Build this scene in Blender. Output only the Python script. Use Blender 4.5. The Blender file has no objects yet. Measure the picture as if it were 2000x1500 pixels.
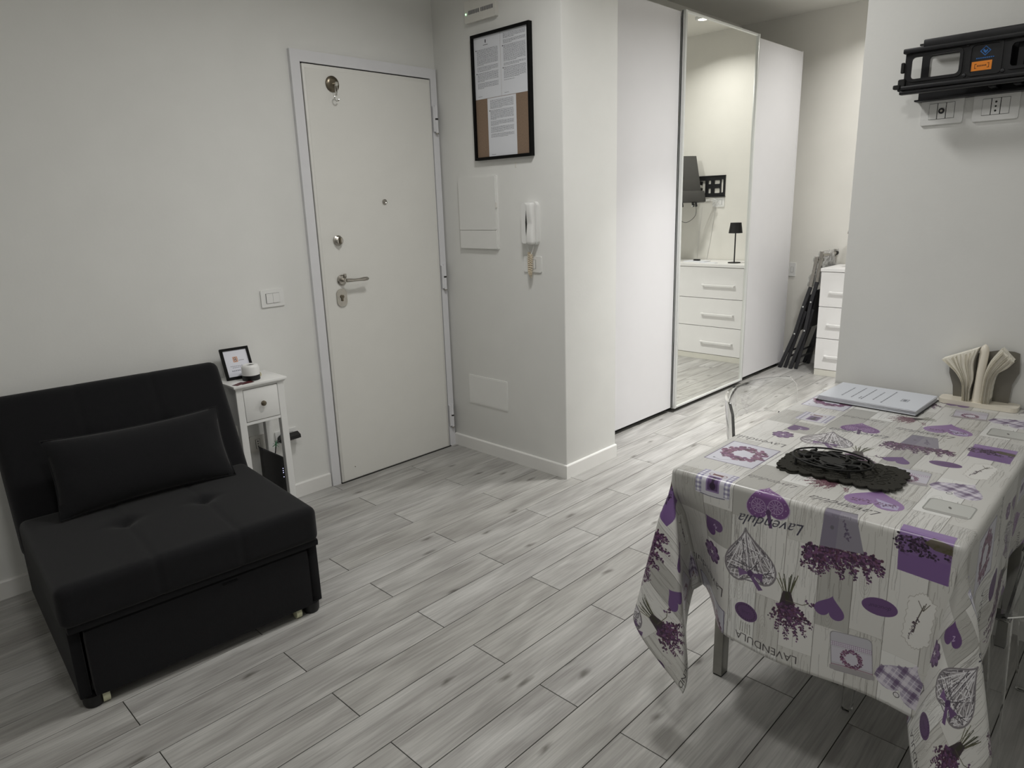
import bpy, bmesh, math, random
import numpy as np
from mathutils import Vector, Matrix, geometry
random.seed(7)
PI = math.pi
SC = bpy.context.scene
COL = SC.collection

# ------------------------------------------------------------------ camera
def look_matrix():
    yaw, pitch, roll = 0.7960, -0.2521, -0.0317
    cy, sy, cp, sp = math.cos(yaw), math.sin(yaw), math.cos(pitch), math.sin(pitch)
    f = Vector((sy*cp, cy*cp, sp)); r = Vector((cy, -sy, 0)); u = r.cross(f)
    cr, sr = math.cos(roll), math.sin(roll)
    r2 = cr*r + sr*u; u2 = -sr*r + cr*u
    m = Matrix((r2, u2, -f)).transposed().to_4x4()
    m.translation = Vector((-2.683, -3.146, 1.430))
    return m
cam = bpy.data.cameras.new('camera'); cam.sensor_width = 36.0; cam.lens = 1352.06*36/2000
cam.clip_start = 0.02
camo = bpy.data.objects.new('camera', cam); COL.objects.link(camo); camo.matrix_world = look_matrix()
SC.camera = camo

# ------------------------------------------------------------------ view, world, lights
SC.view_settings.view_transform = 'Standard'; SC.view_settings.look = 'None'
SC.view_settings.exposure = 0.0; SC.view_settings.gamma = 1.0
SC.view_settings.use_curve_mapping = False
W = bpy.data.worlds.new('world'); SC.world = W; W.use_nodes = True
W.node_tree.nodes['Background'].inputs[0].default_value = (0.8, 0.85, 1, 1)
W.node_tree.nodes['Background'].inputs[1].default_value = 0.02

def lamp(name, loc, size, power, col, spread=180):
    l = bpy.data.lights.new(name, 'AREA'); l.shape = 'DISK'; l.size = size; l.energy = power; l.color = col
    l.spread = math.radians(spread)
    o = bpy.data.objects.new(name, l); COL.objects.link(o); o.location = loc
    return o
lamp('ceiling_lamp_room', (-0.90, -1.50, 2.84), 0.30, 15, (1.0, 0.99, 0.965), 152)
lamp('camera_side_fill_lamp', (-2.30, -2.45, 2.84), 0.30, 12, (1.0, 0.99, 0.965), 165)  # added unseen fill, brightens the hanging front of the tablecloth
lamp('ceiling_lamp_bed', (2.90, -1.45, 2.845), 0.11, 9, (1.0, 0.985, 0.955), 140)
lamp('ceiling_lamp_hall', (1.42, -2.10, 2.845), 0.20, 30, (1.0, 0.99, 0.97), 150)
lamp('floor_fill_lamp', (1.30, -1.80, 2.845), 0.16, 17, (1.0, 0.99, 0.97), 84)  # added narrow beam, brightens the hall floor and lower wardrobe door

# ------------------------------------------------------------------ materials
def lin(c):
    c = [x/255.0 for x in c]
    return tuple(x/12.92 if x <= 0.04045 else ((x+0.055)/1.055)**2.4 for x in c) + (1.0,)
def mat(name, col, rough=0.5, metal=0.0, noise=0.0, nscale=40, bump=0.0, bscale=200, spec=0.5, emit=None, estr=0, trans=0, ior=1.49, sheen=0, linear=False):
    m = bpy.data.materials.new(name); m.use_nodes = True
    nt = m.node_tree; b = nt.nodes['Principled BSDF']; L = nt.links.new
    c = col if linear else lin(col)
    b.inputs['Base Color'].default_value = c
    b.inputs['Roughness'].default_value = rough; b.inputs['Metallic'].default_value = metal
    b.inputs['Specular IOR Level'].default_value = spec
    b.inputs['Transmission Weight'].default_value = trans; b.inputs['IOR'].default_value = ior
    if sheen: b.inputs['Sheen Weight'].default_value = sheen; b.inputs['Sheen Roughness'].default_value = 0.5
    if emit: b.inputs['Emission Color'].default_value = lin(emit); b.inputs['Emission Strength'].default_value = estr
    tc = nt.nodes.new('ShaderNodeTexCoord')
    n = nt.nodes.new('ShaderNodeTexNoise'); n.inputs['Scale'].default_value = nscale; n.inputs['Detail'].default_value = 4
    L(tc.outputs['Object'], n.inputs['Vector'])
    if noise > 0:
        rp = nt.nodes.new('ShaderNodeValToRGB')
        k0, k1 = 1-noise, 1+noise
        rp.color_ramp.elements[0].position = 0.3; rp.color_ramp.elements[1].position = 0.7
        rp.color_ramp.elements[0].color = tuple(min(1, x*k0) for x in c[:3])+(1,)
        rp.color_ramp.elements[1].color = tuple(min(1, x*k1) for x in c[:3])+(1,)
        L(n.outputs['Fac'], rp.inputs['Fac']); L(rp.outputs['Color'], b.inputs['Base Color'])
    if bump > 0:
        n2 = nt.nodes.new('ShaderNodeTexNoise'); n2.inputs['Scale'].default_value = bscale; n2.inputs['Detail'].default_value = 3
        L(tc.outputs['Object'], n2.inputs['Vector'])
        bp = nt.nodes.new('ShaderNodeBump'); bp.inputs['Strength'].default_value = bump; bp.inputs['Distance'].default_value = 0.002
        L(n2.outputs['Fac'], bp.inputs['Height']); L(bp.outputs['Normal'], b.inputs['Normal'])
    return m

M = {}
M['paint'] = mat('wall_paint', (229, 229, 226), 0.75, noise=0.015, nscale=6, bump=0.12, bscale=90, spec=0.25)
M['cream'] = mat('cream_paint', (233, 231, 224), 0.75, noise=0.015, nscale=5, bump=0.10, bscale=90, spec=0.25)
M['ceil'] = mat('ceiling_paint', (236, 234, 227), 0.8, noise=0.01, nscale=5, bump=0.08, bscale=60, spec=0.2)
M['skirt'] = mat('skirting_white', (232, 231, 228), 0.4, noise=0.01, nscale=12)
M['doorwhite'] = mat('door_laminate', (230, 229, 224), 0.38, noise=0.012, nscale=9)
M['casing'] = mat('casing_white', (226, 226, 229), 0.35, noise=0.012, nscale=12)
M['white'] = mat('white_plastic', (232, 232, 230), 0.35, noise=0.01, nscale=30)
M['offwhite'] = mat('offwhite_plastic', (222, 220, 214), 0.4, noise=0.012, nscale=30)
M['wardrobe'] = mat('wardrobe_white', (221, 220, 222), 0.35, noise=0.008, nscale=8)
M['chest'] = mat('chest_white', (238, 237, 236), 0.35, noise=0.008, nscale=8)
M['beige'] = mat('plinth_beige', (219, 217, 207), 0.5, noise=0.02, nscale=20)
M['gap'] = mat('dark_gap', (40, 40, 38), 0.8, noise=0.05, nscale=20)
M['alu'] = mat('frame_aluminium', (224, 226, 224), 0.28, 0.35, noise=0.01, nscale=20)
M['mirror'] = mat('mirror_silver', (243, 244, 240), 0.0, 1.0, noise=0.002, nscale=2)
M['steel'] = mat('brushed_steel', (176, 172, 165), 0.26, 1.0, noise=0.05, nscale=60)
M['steeldark'] = mat('aged_steel', (120, 112, 98), 0.3, 1.0, noise=0.15, nscale=90)
M['chrome'] = mat('chrome', (220, 219, 215), 0.1, 1.0, noise=0.02, nscale=40)
M['legsteel'] = mat('table_leg_metal', (150, 149, 144), 0.32, 0.85, noise=0.05, nscale=30)
M['black'] = mat('black_plastic', (12, 12, 13), 0.5, noise=0.1, nscale=60)
M['blackmetal'] = mat('black_metal', (26, 26, 29), 0.45, 0.2, noise=0.1, nscale=60)
M['charcoal'] = mat('charcoal_metal', (52, 52, 55), 0.5, 0.3, noise=0.08, nscale=50)
M['blackwood'] = mat('black_frame', (9, 9, 9), 0.6, noise=0.1, nscale=50, spec=0.15)
M['felt'] = mat('black_felt', (58, 57, 53), 0.95, noise=0.2, nscale=300, bump=0.4, bscale=900, spec=0.1)
M['iron'] = mat('black_iron', (24, 24, 23), 0.5, 0.3, noise=0.15, nscale=80)
M['cork'] = mat('cork_board', (136, 115, 97), 0.9, noise=0.14, nscale=240, bump=0.3, bscale=500)
M['paper'] = mat('white_paper', (226, 228, 234), 0.7, noise=0.01, nscale=30)
M['napkin'] = mat('napkin_paper', (247, 243, 231), 0.85, noise=0.025, nscale=60, bump=0.3, bscale=350)
M['post'] = mat('cream_ceramic', (236, 229, 214), 0.25, noise=0.02, nscale=30)
M['holdergrey'] = mat('grey_holder_metal', (124, 121, 113), 0.38, 0.55, noise=0.03, nscale=30)
M['led_w'] = mat('led_white', (225, 225, 255), 0.4, emit=(205, 205, 255), estr=2.2)
M['led_g'] = mat('led_green', (190, 255, 190), 0.4, emit=(170, 255, 175), estr=3.0)
M['lens'] = mat('lamp_lens', (255, 250, 240), 0.4, emit=(255, 248, 235), estr=14)
M['orange'] = mat('orange_label', (247, 146, 44), 0.55, noise=0.03, nscale=60)
M['orangeink'] = mat('brown_ink', (120, 66, 20), 0.6, noise=0.03)
M['blueink'] = mat('blue_ink', (44, 108, 178), 0.5, noise=0.03)
M['ink'] = mat('grey_ink', (92, 92, 98), 0.7, noise=0.03)
M['dred'] = mat('maroon_print', (84, 36, 40), 0.5, noise=0.35, nscale=70)
M['logo'] = mat('terracotta_ink', (196, 130, 100), 0.6, noise=0.03)
M['green'] = mat('green_tag', (28, 120, 72), 0.5, noise=0.05)
M['cordcream'] = mat('cream_cord', (222, 208, 184), 0.5, noise=0.03)
M['tan'] = mat('straw_cord', (188, 178, 140), 0.6, noise=0.05)
M['wheel'] = mat('cream_wheel', (206, 206, 176), 0.5, noise=0.03)
M['fabric'] = mat('charcoal_fabric', (25, 25, 27), 0.95, noise=0.10, nscale=420, bump=0.5, bscale=700, spec=0.15, sheen=0.10)
M['fabric2'] = mat('pillow_fabric', (27, 27, 29), 0.95, noise=0.12, nscale=420, bump=0.5, bscale=700, spec=0.15, sheen=0.10)
M['sidetable'] = mat('lacquer_white', (233, 233, 231), 0.3, noise=0.01, nscale=20)
M['tv'] = mat('tv_back', (70, 69, 67), 0.42, noise=0.03, nscale=20)
M['grout'] = mat('dark_grout', (50, 48, 44), 0.9, noise=0.06, nscale=60)
M['tabletop'] = mat('table_laminate', (190, 186, 178), 0.4, noise=0.03, nscale=12)

def glass(name, tint, rough):
    m = bpy.data.materials.new(name); m.use_nodes = True
    nt = m.node_tree; b = nt.nodes['Principled BSDF']
    b.inputs['Base Color'].default_value = tint; b.inputs['Roughness'].default_value = rough
    b.inputs['Transmission Weight'].default_value = 1.0; b.inputs['IOR'].default_value = 1.45
    tc = nt.nodes.new('ShaderNodeTexCoord'); n = nt.nodes.new('ShaderNodeTexNoise'); n.inputs['Scale'].default_value = 8
    mr = nt.nodes.new('ShaderNodeMapRange'); mr.inputs['To Min'].default_value = rough; mr.inputs['To Max'].default_value = rough+0.015
    nt.links.new(tc.outputs['Object'], n.inputs['Vector']); nt.links.new(n.outputs['Fac'], mr.inputs['Value'])
    nt.links.new(mr.outputs['Result'], b.inputs['Roughness'])
    tr = nt.nodes.new('ShaderNodeBsdfTransparent'); tr.inputs[0].default_value = (0.97, 0.975, 0.97, 1)
    mx = nt.nodes.new('ShaderNodeMixShader'); mx.inputs[0].default_value = 0.97
    nt.links.new(tr.outputs[0], mx.inputs[1]); nt.links.new(b.outputs[0], mx.inputs[2]); nt.links.new(mx.outputs[0], nt.nodes['Material Output'].inputs[0])
    return m
M['acrylic'] = glass('clear_acrylic', (0.97, 0.975, 0.97, 1), 0.0)

def film_mat():
    m = bpy.data.materials.new('clear_film'); m.use_nodes = True
    nt = m.node_tree; L = nt.links.new; out = nt.nodes['Material Output']; b = nt.nodes['Principled BSDF']
    b.inputs['Base Color'].default_value = lin((214, 214, 212)); b.inputs['Roughness'].default_value = 0.2
    tr = nt.nodes.new('ShaderNodeBsdfTransparent'); mx = nt.nodes.new('ShaderNodeMixShader')
    tc = nt.nodes.new('ShaderNodeTexCoord'); n = nt.nodes.new('ShaderNodeTexNoise'); n.inputs['Scale'].default_value = 38; n.inputs['Detail'].default_value = 5
    mp = nt.nodes.new('ShaderNodeMapping'); mp.inputs['Scale'].default_value = (1, 1, 0.25)
    rp = nt.nodes.new('ShaderNodeValToRGB'); rp.color_ramp.elements[0].position = 0.42; rp.color_ramp.elements[1].position = 0.62
    rp.color_ramp.elements[0].color = (0.28,)*3+(1,); rp.color_ramp.elements[1].color = (0.75,)*3+(1,)
    L(tc.outputs['Object'], mp.inputs[0]); L(mp.outputs[0], n.inputs['Vector']); L(n.outputs['Fac'], rp.inputs[0])
    L(rp.outputs[0], mx.inputs[0]); L(tr.outputs[0], mx.inputs[1]); L(b.outputs[0], mx.inputs[2]); L(mx.outputs[0], out.inputs[0])
    bp = nt.nodes.new('ShaderNodeBump'); bp.inputs['Strength'].default_value = 0.8; L(n.outputs['Fac'], bp.inputs['Height']); L(bp.outputs[0], b.inputs['Normal'])
    return m
M['film'] = film_mat()

def plank_mat():
    m = bpy.data.materials.new('grey_oak_plank_tile'); m.use_nodes = True
    nt = m.node_tree; L = nt.links.new; N = nt.nodes.new; b = nt.nodes['Principled BSDF']
    tc = N('ShaderNodeTexCoord'); oi = N('ShaderNodeObjectInfo')
    mul = N('ShaderNodeMath'); mul.operation = 'MULTIPLY'; mul.inputs[1].default_value = 37.0; L(oi.outputs['Random'], mul.inputs[0])
    cmb = N('ShaderNodeCombineXYZ'); L(mul.outputs[0], cmb.inputs[0]); L(mul.outputs[0], cmb.inputs[1])
    ad = N('ShaderNodeVectorMath'); ad.operation = 'ADD'; L(tc.outputs['Object'], ad.inputs[0]); L(cmb.outputs[0], ad.inputs[1])
    def noise(sx, sy, sc, det, dist=0.0):
        mp = N('ShaderNodeMapping'); mp.inputs['Scale'].default_value = (sx, sy, 1); L(ad.outputs[0], mp.inputs[0])
        n = N('ShaderNodeTexNoise'); n.inputs['Scale'].default_value = sc; n.inputs['Detail'].default_value = det; n.inputs['Distortion'].default_value = dist
        L(mp.outputs[0], n.inputs['Vector']); return n
    def ramp(src, p0, c0, p1, c1):
        r = N('ShaderNodeValToRGB'); r.color_ramp.elements[0].position = p0; r.color_ramp.elements[0].color = c0
        r.color_ramp.elements[1].position = p1; r.color_ramp.elements[1].color = c1; L(src, r.inputs[0]); return r
    def mixc(kind, fac, a, bb):
        x = N('ShaderNodeMix'); x.data_type = 'RGBA'; x.blend_type = kind
        if isinstance(fac, float): x.inputs[0].default_value = fac
        else: L(fac, x.inputs[0])
        L(a, x.inputs[6]); L(bb, x.inputs[7]); return x.outputs[2]
    broad = noise(1.6, 9, 1.6, 3, 0.6); grain = noise(2.2, 70, 1.8, 6, 0.4); fine = noise(9, 260, 1.0, 3)
    base = ramp(broad.outputs['Fac'], 0.32, lin((152, 150, 147)), 0.68, lin((186, 185, 182)))
    g = ramp(grain.outputs['Fac'], 0.30, (0.66, 0.66, 0.66, 1), 0.60, (1.04, 1.04, 1.04, 1))
    c = mixc('MULTIPLY', 0.62, base.outputs[0], g.outputs[0])
    fi = ramp(fine.outputs['Fac'], 0.32, (0.78,)*3+(1,), 0.55, (1.03,)*3+(1,))
    c = mixc('MULTIPLY', 0.45, c, fi.outputs[0])
    # knots: small dark lens-shaped spots, few per plank
    mp = N('ShaderNodeMapping'); mp.inputs['Scale'].default_value = (3.0, 9.0, 1); L(ad.outputs[0], mp.inputs[0])
    wob = noise(6, 14, 2.0, 3)
    wm = N('ShaderNodeMix'); wm.data_type = 'RGBA'; wm.blend_type = 'LINEAR_LIGHT'; wm.inputs[0].default_value = 0.10
    L(mp.outputs[0], wm.inputs[6]); L(wob.outputs['Color'], wm.inputs[7])
    v = N('ShaderNodeTexVoronoi'); v.inputs['Scale'].default_value = 1.0; v.voronoi_dimensions = '2D'; L(wm.outputs[2], v.inputs['Vector'])
    kn = ramp(v.outputs['Distance'], 0.02, (0.42, 0.41, 0.39, 1), 0.12, (1, 1, 1, 1))
    sp = N('ShaderNodeSeparateColor'); L(v.outputs['Color'], sp.inputs[0])
    gt = N('ShaderNodeMath'); gt.operation = 'GREATER_THAN'; gt.inputs[1].default_value = 0.74; L(sp.outputs[0], gt.inputs[0])
    c = mixc('MULTIPLY', gt.outputs[0], c, kn.outputs[0])
    # plank to plank tone
    tone = ramp(oi.outputs['Random'], 0.0, (0.93, 0.925, 0.91, 1), 1.0, (1.05, 1.05, 1.055, 1))
    c = mixc('MULTIPLY', 1.0, c, tone.outputs[0])
    L(c, b.inputs['Base Color'])
    rr = ramp(grain.outputs['Fac'], 0.3, (0.46,)*3+(1,), 0.7, (0.36,)*3+(1,)); L(rr.outputs[0], b.inputs['Roughness'])
    b.inputs['Specular IOR Level'].default_value = 0.45
    bp = N('ShaderNodeBump'); bp.inputs['Strength'].default_value = 0.18; bp.inputs['Distance'].default_value = 0.001
    L(grain.outputs['Fac'], bp.inputs['Height']); L(bp.outputs[0], b.inputs['Normal'])
    return m
M['plank'] = plank_mat()

# ------------------------------------------------------------------ mesh helpers
MATS = {}          # object -> world matrix of its thing
class B:
    def __init__(s): s.bm = bmesh.new()
    def box(s, x0, x1, y0, y1, z0, z1, bev=0.0, seg=2, M_=None):
        vs = [s.bm.verts.new((x, y, z)) for x in (x0, x1) for y in (y0, y1) for z in (z0, z1)]
        fs = [s.bm.faces.new([vs[i] for i in q]) for q in ((0,1,3,2),(4,6,7,5),(0,4,5,1),(2,3,7,6),(0,2,6,4),(1,5,7,3))]
        if bev > 0:
            ed = list({e for f in fs for e in f.edges})
            r = bmesh.ops.bevel(s.bm, geom=ed, offset=bev, segments=seg, affect='EDGES', profile=0.5)
            vs = list({v for f in r['faces'] for v in f.verts})
        if M_ is not None:
            vv = set(vs)
            for f in fs:
                if f.is_valid: vv |= set(f.verts)
            bmesh.ops.transform(s.bm, matrix=M_, verts=[v for v in vv if v.is_valid])
        return s
    def cyl(s, p0, p1, r0, r1=None, seg=20):
        r1 = r0 if r1 is None else r1
        return s.lathe([(0, 0), (r0, 0), (r1, 1), (0, 1)], p0, p1, seg)
    def lathe(s, prof, p0, p1, seg=24):
        """prof: (radius, t) with t the fraction along p0->p1"""
        p0, p1 = Vector(p0), Vector(p1); ax = p1-p0; q = ax.normalized().to_track_quat('Z', 'Y'); X = q @ Vector((1,0,0)); Y = q @ Vector((0,1,0))
        rings = []
        for r, t in prof:
            c = p0+ax*t
            if r < 1e-6: rings.append([s.bm.verts.new(c)])
            else: rings.append([s.bm.verts.new(c+X*(r*math.cos(2*PI*i/seg))+Y*(r*math.sin(2*PI*i/seg))) for i in range(seg)])
        for a, b in zip(rings, rings[1:]):
            if len(a) == 1 and len(b) == 1: continue
            for i in range(seg):
                j = (i+1) % seg
                if len(a) == 1: s.bm.faces.new((a[0], b[j], b[i]))
                elif len(b) == 1: s.bm.faces.new((a[i], a[j], b[0]))
                else: s.bm.faces.new((a[i], a[j], b[j], b[i]))
        return s
    def tube(s, pts, r, seg=8, closed=False):
        pts = [Vector(p) for p in pts]; n = len(pts); rings = []; up = None
        for i, p in enumerate(pts):
            if closed: t = pts[(i+1) % n]-pts[i-1]
            else: t = pts[min(i+1, n-1)]-pts[max(i-1, 0)]
            t = t.normalized()
            if up is None: up = Vector((0,0,1)) if abs(t.z) < 0.9 else Vector((1,0,0))
            a = t.cross(up)
            if a.length < 1e-5: a = t.orthogonal()
            a = a.normalized(); b = a.cross(t); up = b
            rr = r[i] if isinstance(r, (list, tuple)) else r
            rings.append([s.bm.verts.new(p+a*(rr*math.cos(2*PI*k/seg))+b*(rr*math.sin(2*PI*k/seg))) for k in range(seg)])
        pairs = list(zip(rings, rings[1:])) + ([(rings[-1], rings[0])] if closed else [])
        for A, C in pairs:
            for k in range(seg): s.bm.faces.new((A[k], C[k], C[(k+1) % seg], A[(k+1) % seg]))
        if not closed:
            s.bm.faces.new(rings[0]); s.bm.faces.new(list(reversed(rings[-1])))
        return s
    def bar(s, p0, p1, w, t, side=(0,1,0), bev=0.0):
        """flat bar: w across 'side', t across the other"""
        p0, p1 = Vector(p0), Vector(p1); d = (p1-p0).normalized(); a = Vector(side); a = (a-d*a.dot(d)).normalized(); b = d.cross(a)
        L = (p1-p0).length; m = Matrix((a, b, d)).transposed().to_4x4(); m.translation = p0
        return s.box(-w/2, w/2, -t/2, t/2, 0, L, bev, 1, M_=m)
    def prism(s, outer, holes, fn, t0, t1):
        loops = [list(outer)]+[list(h) for h in holes]
        tri = geometry.tessellate_polygon([[Vector((u, v, 0)) for u, v in l] for l in loops])
        flat = [p for l in loops for p in l]
        a = [s.bm.verts.new(fn(u, v, t0)) for u, v in flat]; b = [s.bm.verts.new(fn(u, v, t1)) for u, v in flat]
        for t in tri:
            try: s.bm.faces.new([a[i] for i in t]); s.bm.faces.new([b[i] for i in reversed(t)])
            except ValueError: pass
        k = 0
        for l in loops:
            n = len(l)
            for i in range(n):
                j = (i+1) % n
                s.bm.faces.new((a[k+i], a[k+j], b[k+j], b[k+i]))
            k += n
        bmesh.ops.recalc_face_normals(s.bm, faces=s.bm.faces)
        return s
    def grid(s, fn, nu, nv, thick=0.0, closed=False):
        """fn(u,v)->point for u,v in 0..1"""
        V = [[s.bm.verts.new(fn(i/nu, j/nv)) for j in range(nv+1)] for i in range(nu+1)]
        fs = [s.bm.faces.new((V[i][j], V[i+1][j], V[i+1][j+1], V[i][j+1])) for i in range(nu) for j in range(nv)]
        if thick:
            bmesh.ops.solidify(s.bm, geom=fs, thickness=thick)
        return s
    def soft(s, size, r, n=(30, 24, 8), disp=None, M_=None):
        """rounded box centred at the origin with a displacement function"""
        hx, hy, hz = [x/2 for x in size]; new = []
        def face(ax, sg):
            o = [i for i in range(3) if i != ax]; na, nb = n[o[0]], n[o[1]]; h = (hx, hy, hz)
            V = []
            for i in range(na+1):
                row = []
                for j in range(nb+1):
                    p = [0, 0, 0]; p[ax] = sg*h[ax]; p[o[0]] = -h[o[0]]+2*h[o[0]]*i/na; p[o[1]] = -h[o[1]]+2*h[o[1]]*j/nb
                    row.append(s.bm.verts.new(p))
                V.append(row)
            new.extend(v for row in V for v in row)
            for i in range(na):
                for j in range(nb): s.bm.faces.new((V[i][j], V[i+1][j], V[i+1][j+1], V[i][j+1]))
        for ax in range(3):
            for sg in (-1, 1): face(ax, sg)
        for v in new:
            p = v.co; q = Vector((max(-hx+r, min(hx-r, p.x)), max(-hy+r, min(hy-r, p.y)), max(-hz+r, min(hz-r, p.z))))
            d = p-q
            if d.length > 1e-9: v.co = q+d.normalized()*r
            if disp: v.co = disp(v.co.copy())
            if M_ is not None: v.co = M_ @ v.co
        bmesh.ops.remove_doubles(s.bm, verts=new, dist=1e-5)
        bmesh.ops.recalc_face_normals(s.bm, faces=s.bm.faces)
        return s
    def mesh(s, name, m, smooth=30):
        bmesh.ops.recalc_face_normals(s.bm, faces=s.bm.faces) if smooth is not None else None
        me = bpy.data.meshes.new(name); s.bm.to_mesh(me); s.bm.free()
        for mm in (m if isinstance(m, (list, tuple)) else [m]): me.materials.append(mm)
        if smooth:
            for p in me.polygons: p.use_smooth = True
            try: me.set_sharp_from_angle(angle=math.radians(smooth))
            except Exception: pass
        return me
    def done(s, name, m, parent=None, smooth=35, world=True, label=None):
        if world and parent is not None and parent in MATS:
            s.bm.transform(MATS[parent].inverted())
        me = s.mesh(name, m, smooth)
        o = bpy.data.objects.new(name, me); COL.objects.link(o)
        if parent is not None:
            o.parent = parent
            if parent in MATS: MATS[o] = MATS[parent]
        if label: o['label'] = label
        return o

def thing(name, label, cat, loc=(0, 0, 0), rotz=0.0, group=None):
    o = bpy.data.objects.new(name, None); COL.objects.link(o); o.empty_display_size = 0.05
    o.location = loc; o.rotation_euler = (0, 0, rotz)
    MATS[o] = Matrix.Translation(Vector(loc)) @ Matrix.Rotation(rotz, 4, 'Z')
    return tag(o, label, cat, group)
def tag(o, label, cat, group=None):
    o['label'] = label; o['category'] = cat
    if group: o['group'] = group
    return o
def struct(o, label=None):
    o['kind'] = 'structure'
    if label: o['label'] = label
    return o
def root(name, loc=(0, 0, 0)):
    o = bpy.data.objects.new(name, None); COL.objects.link(o); o.location = loc; o.empty_display_size = 0.05
    MATS[o] = Matrix.Translation(Vector(loc)); return struct(o)
def circ(cx, cy, r, n=16, a0=0.0, ry=None):
    ry = r if ry is None else ry
    return [(cx+r*math.cos(a0+2*PI*i/n), cy+ry*math.sin(a0+2*PI*i/n)) for i in range(n)]
def rrect(x0, x1, y0, y1, r, n=4):
    pts = []
    for cx, cy, a in ((x1-r, y1-r, 0), (x0+r, y1-r, PI/2), (x0+r, y0+r, PI), (x1-r, y0+r, 1.5*PI)):
        pts += [(cx+r*math.cos(a+PI/2*i/n), cy+r*math.sin(a+PI/2*i/n)) for i in range(n+1)]
    return pts
def catmull(P, t, T=None):
    n = len(P); T = T or [i/(n-1) for i in range(n)]
    i = 0
    while i < n-2 and t > T[i+1]: i += 1
    u = (t-T[i])/(T[i+1]-T[i])
    p0, p1, p2, p3 = P[max(i-1, 0)], P[i], P[i+1], P[min(i+2, n-1)]
    return tuple(0.5*((2*b)+(-a+c)*u+(2*a-5*b+4*c-d)*u*u+(-a+3*b-3*c+d)*u**3) for a, b, c, d in zip(p0, p1, p2, p3))

# ------------------------------------------------------------------ flat print (painted in memory, no files)
_TX = {}
def text_tris(s, shear=0.0):
    if (s, shear) in _TX: return _TX[(s, shear)]
    cu = bpy.data.curves.new('lettering', 'FONT'); cu.body = s; cu.size = 1.0; cu.shear = shear; cu.resolution_u = 3
    o = bpy.data.objects.new('lettering', cu); COL.objects.link(o)
    dg = bpy.context.evaluated_depsgraph_get(); dg.update()
    me = o.evaluated_get(dg).to_mesh(); me.calc_loop_triangles()
    v = np.array([x.co[:2] for x in me.vertices]); t = np.array([x.vertices[:] for x in me.loop_triangles])
    o.evaluated_get(dg).to_mesh_clear(); bpy.data.objects.remove(o); bpy.data.curves.remove(cu)
    lo, hi = v.min(0), v.max(0); v = (v-[(lo[0]+hi[0])/2, 0.3])/(hi[0]-lo[0])
    _TX[(s, shear)] = v[t]
    return _TX[(s, shear)]
class Canvas:
    """float picture; coordinates in metres, origin at (u0,v0), wraps around when wrap is set"""
    def __init__(s, u0, v0, du, dv, res, col, wrap=False):
        s.u0, s.v0, s.du, s.dv, s.wrap = u0, v0, du, dv, wrap
        s.w, s.h = int(round(du*res)), int(round(dv*res)); s.k = res
        s.a = np.ones((s.h, s.w, 3), np.float32)*np.array(lin(col)[:3], np.float32)
    def px(s, P): return (np.asarray(P, float)-[s.u0, s.v0])*s.k
    def put(s, ys, xs, mask, col, alpha):
        if s.wrap: ys, xs = ys % s.h, xs % s.w
        else:
            ky = (ys >= 0) & (ys < s.h); kx = (xs >= 0) & (xs < s.w)
            mask = mask[ky][:, kx]; ys, xs = ys[ky], xs[kx]
        if mask.size == 0: return
        ix = np.ix_(ys, xs); m = (mask*alpha)[..., None]
        c = col if isinstance(col, np.ndarray) and col.ndim == 3 else np.array(lin(col)[:3], np.float32)
        s.a[ix] = s.a[ix]*(1-m)+c*m
    def poly(s, P, col, alpha=1.0, ss=2):
        p = s.px(P); x0, y0 = np.floor(p.min(0)).astype(int)-1; x1, y1 = np.ceil(p.max(0)).astype(int)+1
        W_, H_ = x1-x0, y1-y0
        xs = x0+(np.arange(W_*ss)+0.5)/ss; ys = y0+(np.arange(H_*ss)+0.5)/ss
        X, Y = np.meshgrid(xs, ys); ins = np.zeros(X.shape, bool); n = len(p)
        for i in range(n):
            ax, ay = p[i]; bx, by = p[(i+1) % n]
            if ay == by: continue
            c = ((ay > Y) != (by > Y)) & (X < (bx-ax)*(Y-ay)/(by-ay)+ax); ins ^= c
        m = ins.reshape(H_, ss, W_, ss).mean((1, 3)).astype(np.float32)
        s.put(np.arange(y0, y1), np.arange(x0, x1), m, col, alpha)
    def line(s, a, b, w, col, alpha=1.0):
        a, b = np.asarray(a, float), np.asarray(b, float); d = b-a; L = np.hypot(*d)
        if L < 1e-9: return
        n = np.array([-d[1], d[0]])/L*w/2; s.poly([a+n, b+n, b-n, a-n], col, alpha)
    def path(s, P, w, col, alpha=1.0):
        for a, b in zip(P, P[1:]): s.line(a, b, w, col, alpha)
    def ell(s, c, ru, rv, col, alpha=1.0, n=18, rot=0.0):
        s.poly([(c[0]+ru*math.cos(t)*math.cos(rot)-rv*math.sin(t)*math.sin(rot), c[1]+ru*math.cos(t)*math.sin(rot)+rv*math.sin(t)*math.cos(rot)) for t in [2*PI*i/n for i in range(n)]], col, alpha)
    def text(s, fn, txt, col, shear=0.0, alpha=1.0):
        for tri in text_tris(txt, shear): s.poly([fn(x, y) for x, y in tri], col, alpha, ss=2)
    def image(s, name):
        im = bpy.data.images.new(name, s.w, s.h, float_buffer=False)
        a = np.clip(s.a, 0, 1); a = np.where(a <= 0.0031308, a*12.92, 1.055*np.power(a, 1/2.4)-0.055)
        out = np.ones((s.h, s.w, 4), np.float32); out[..., :3] = a
        im.pixels.foreach_set(out.ravel()); im.update(); im.pack()
        return im
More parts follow.
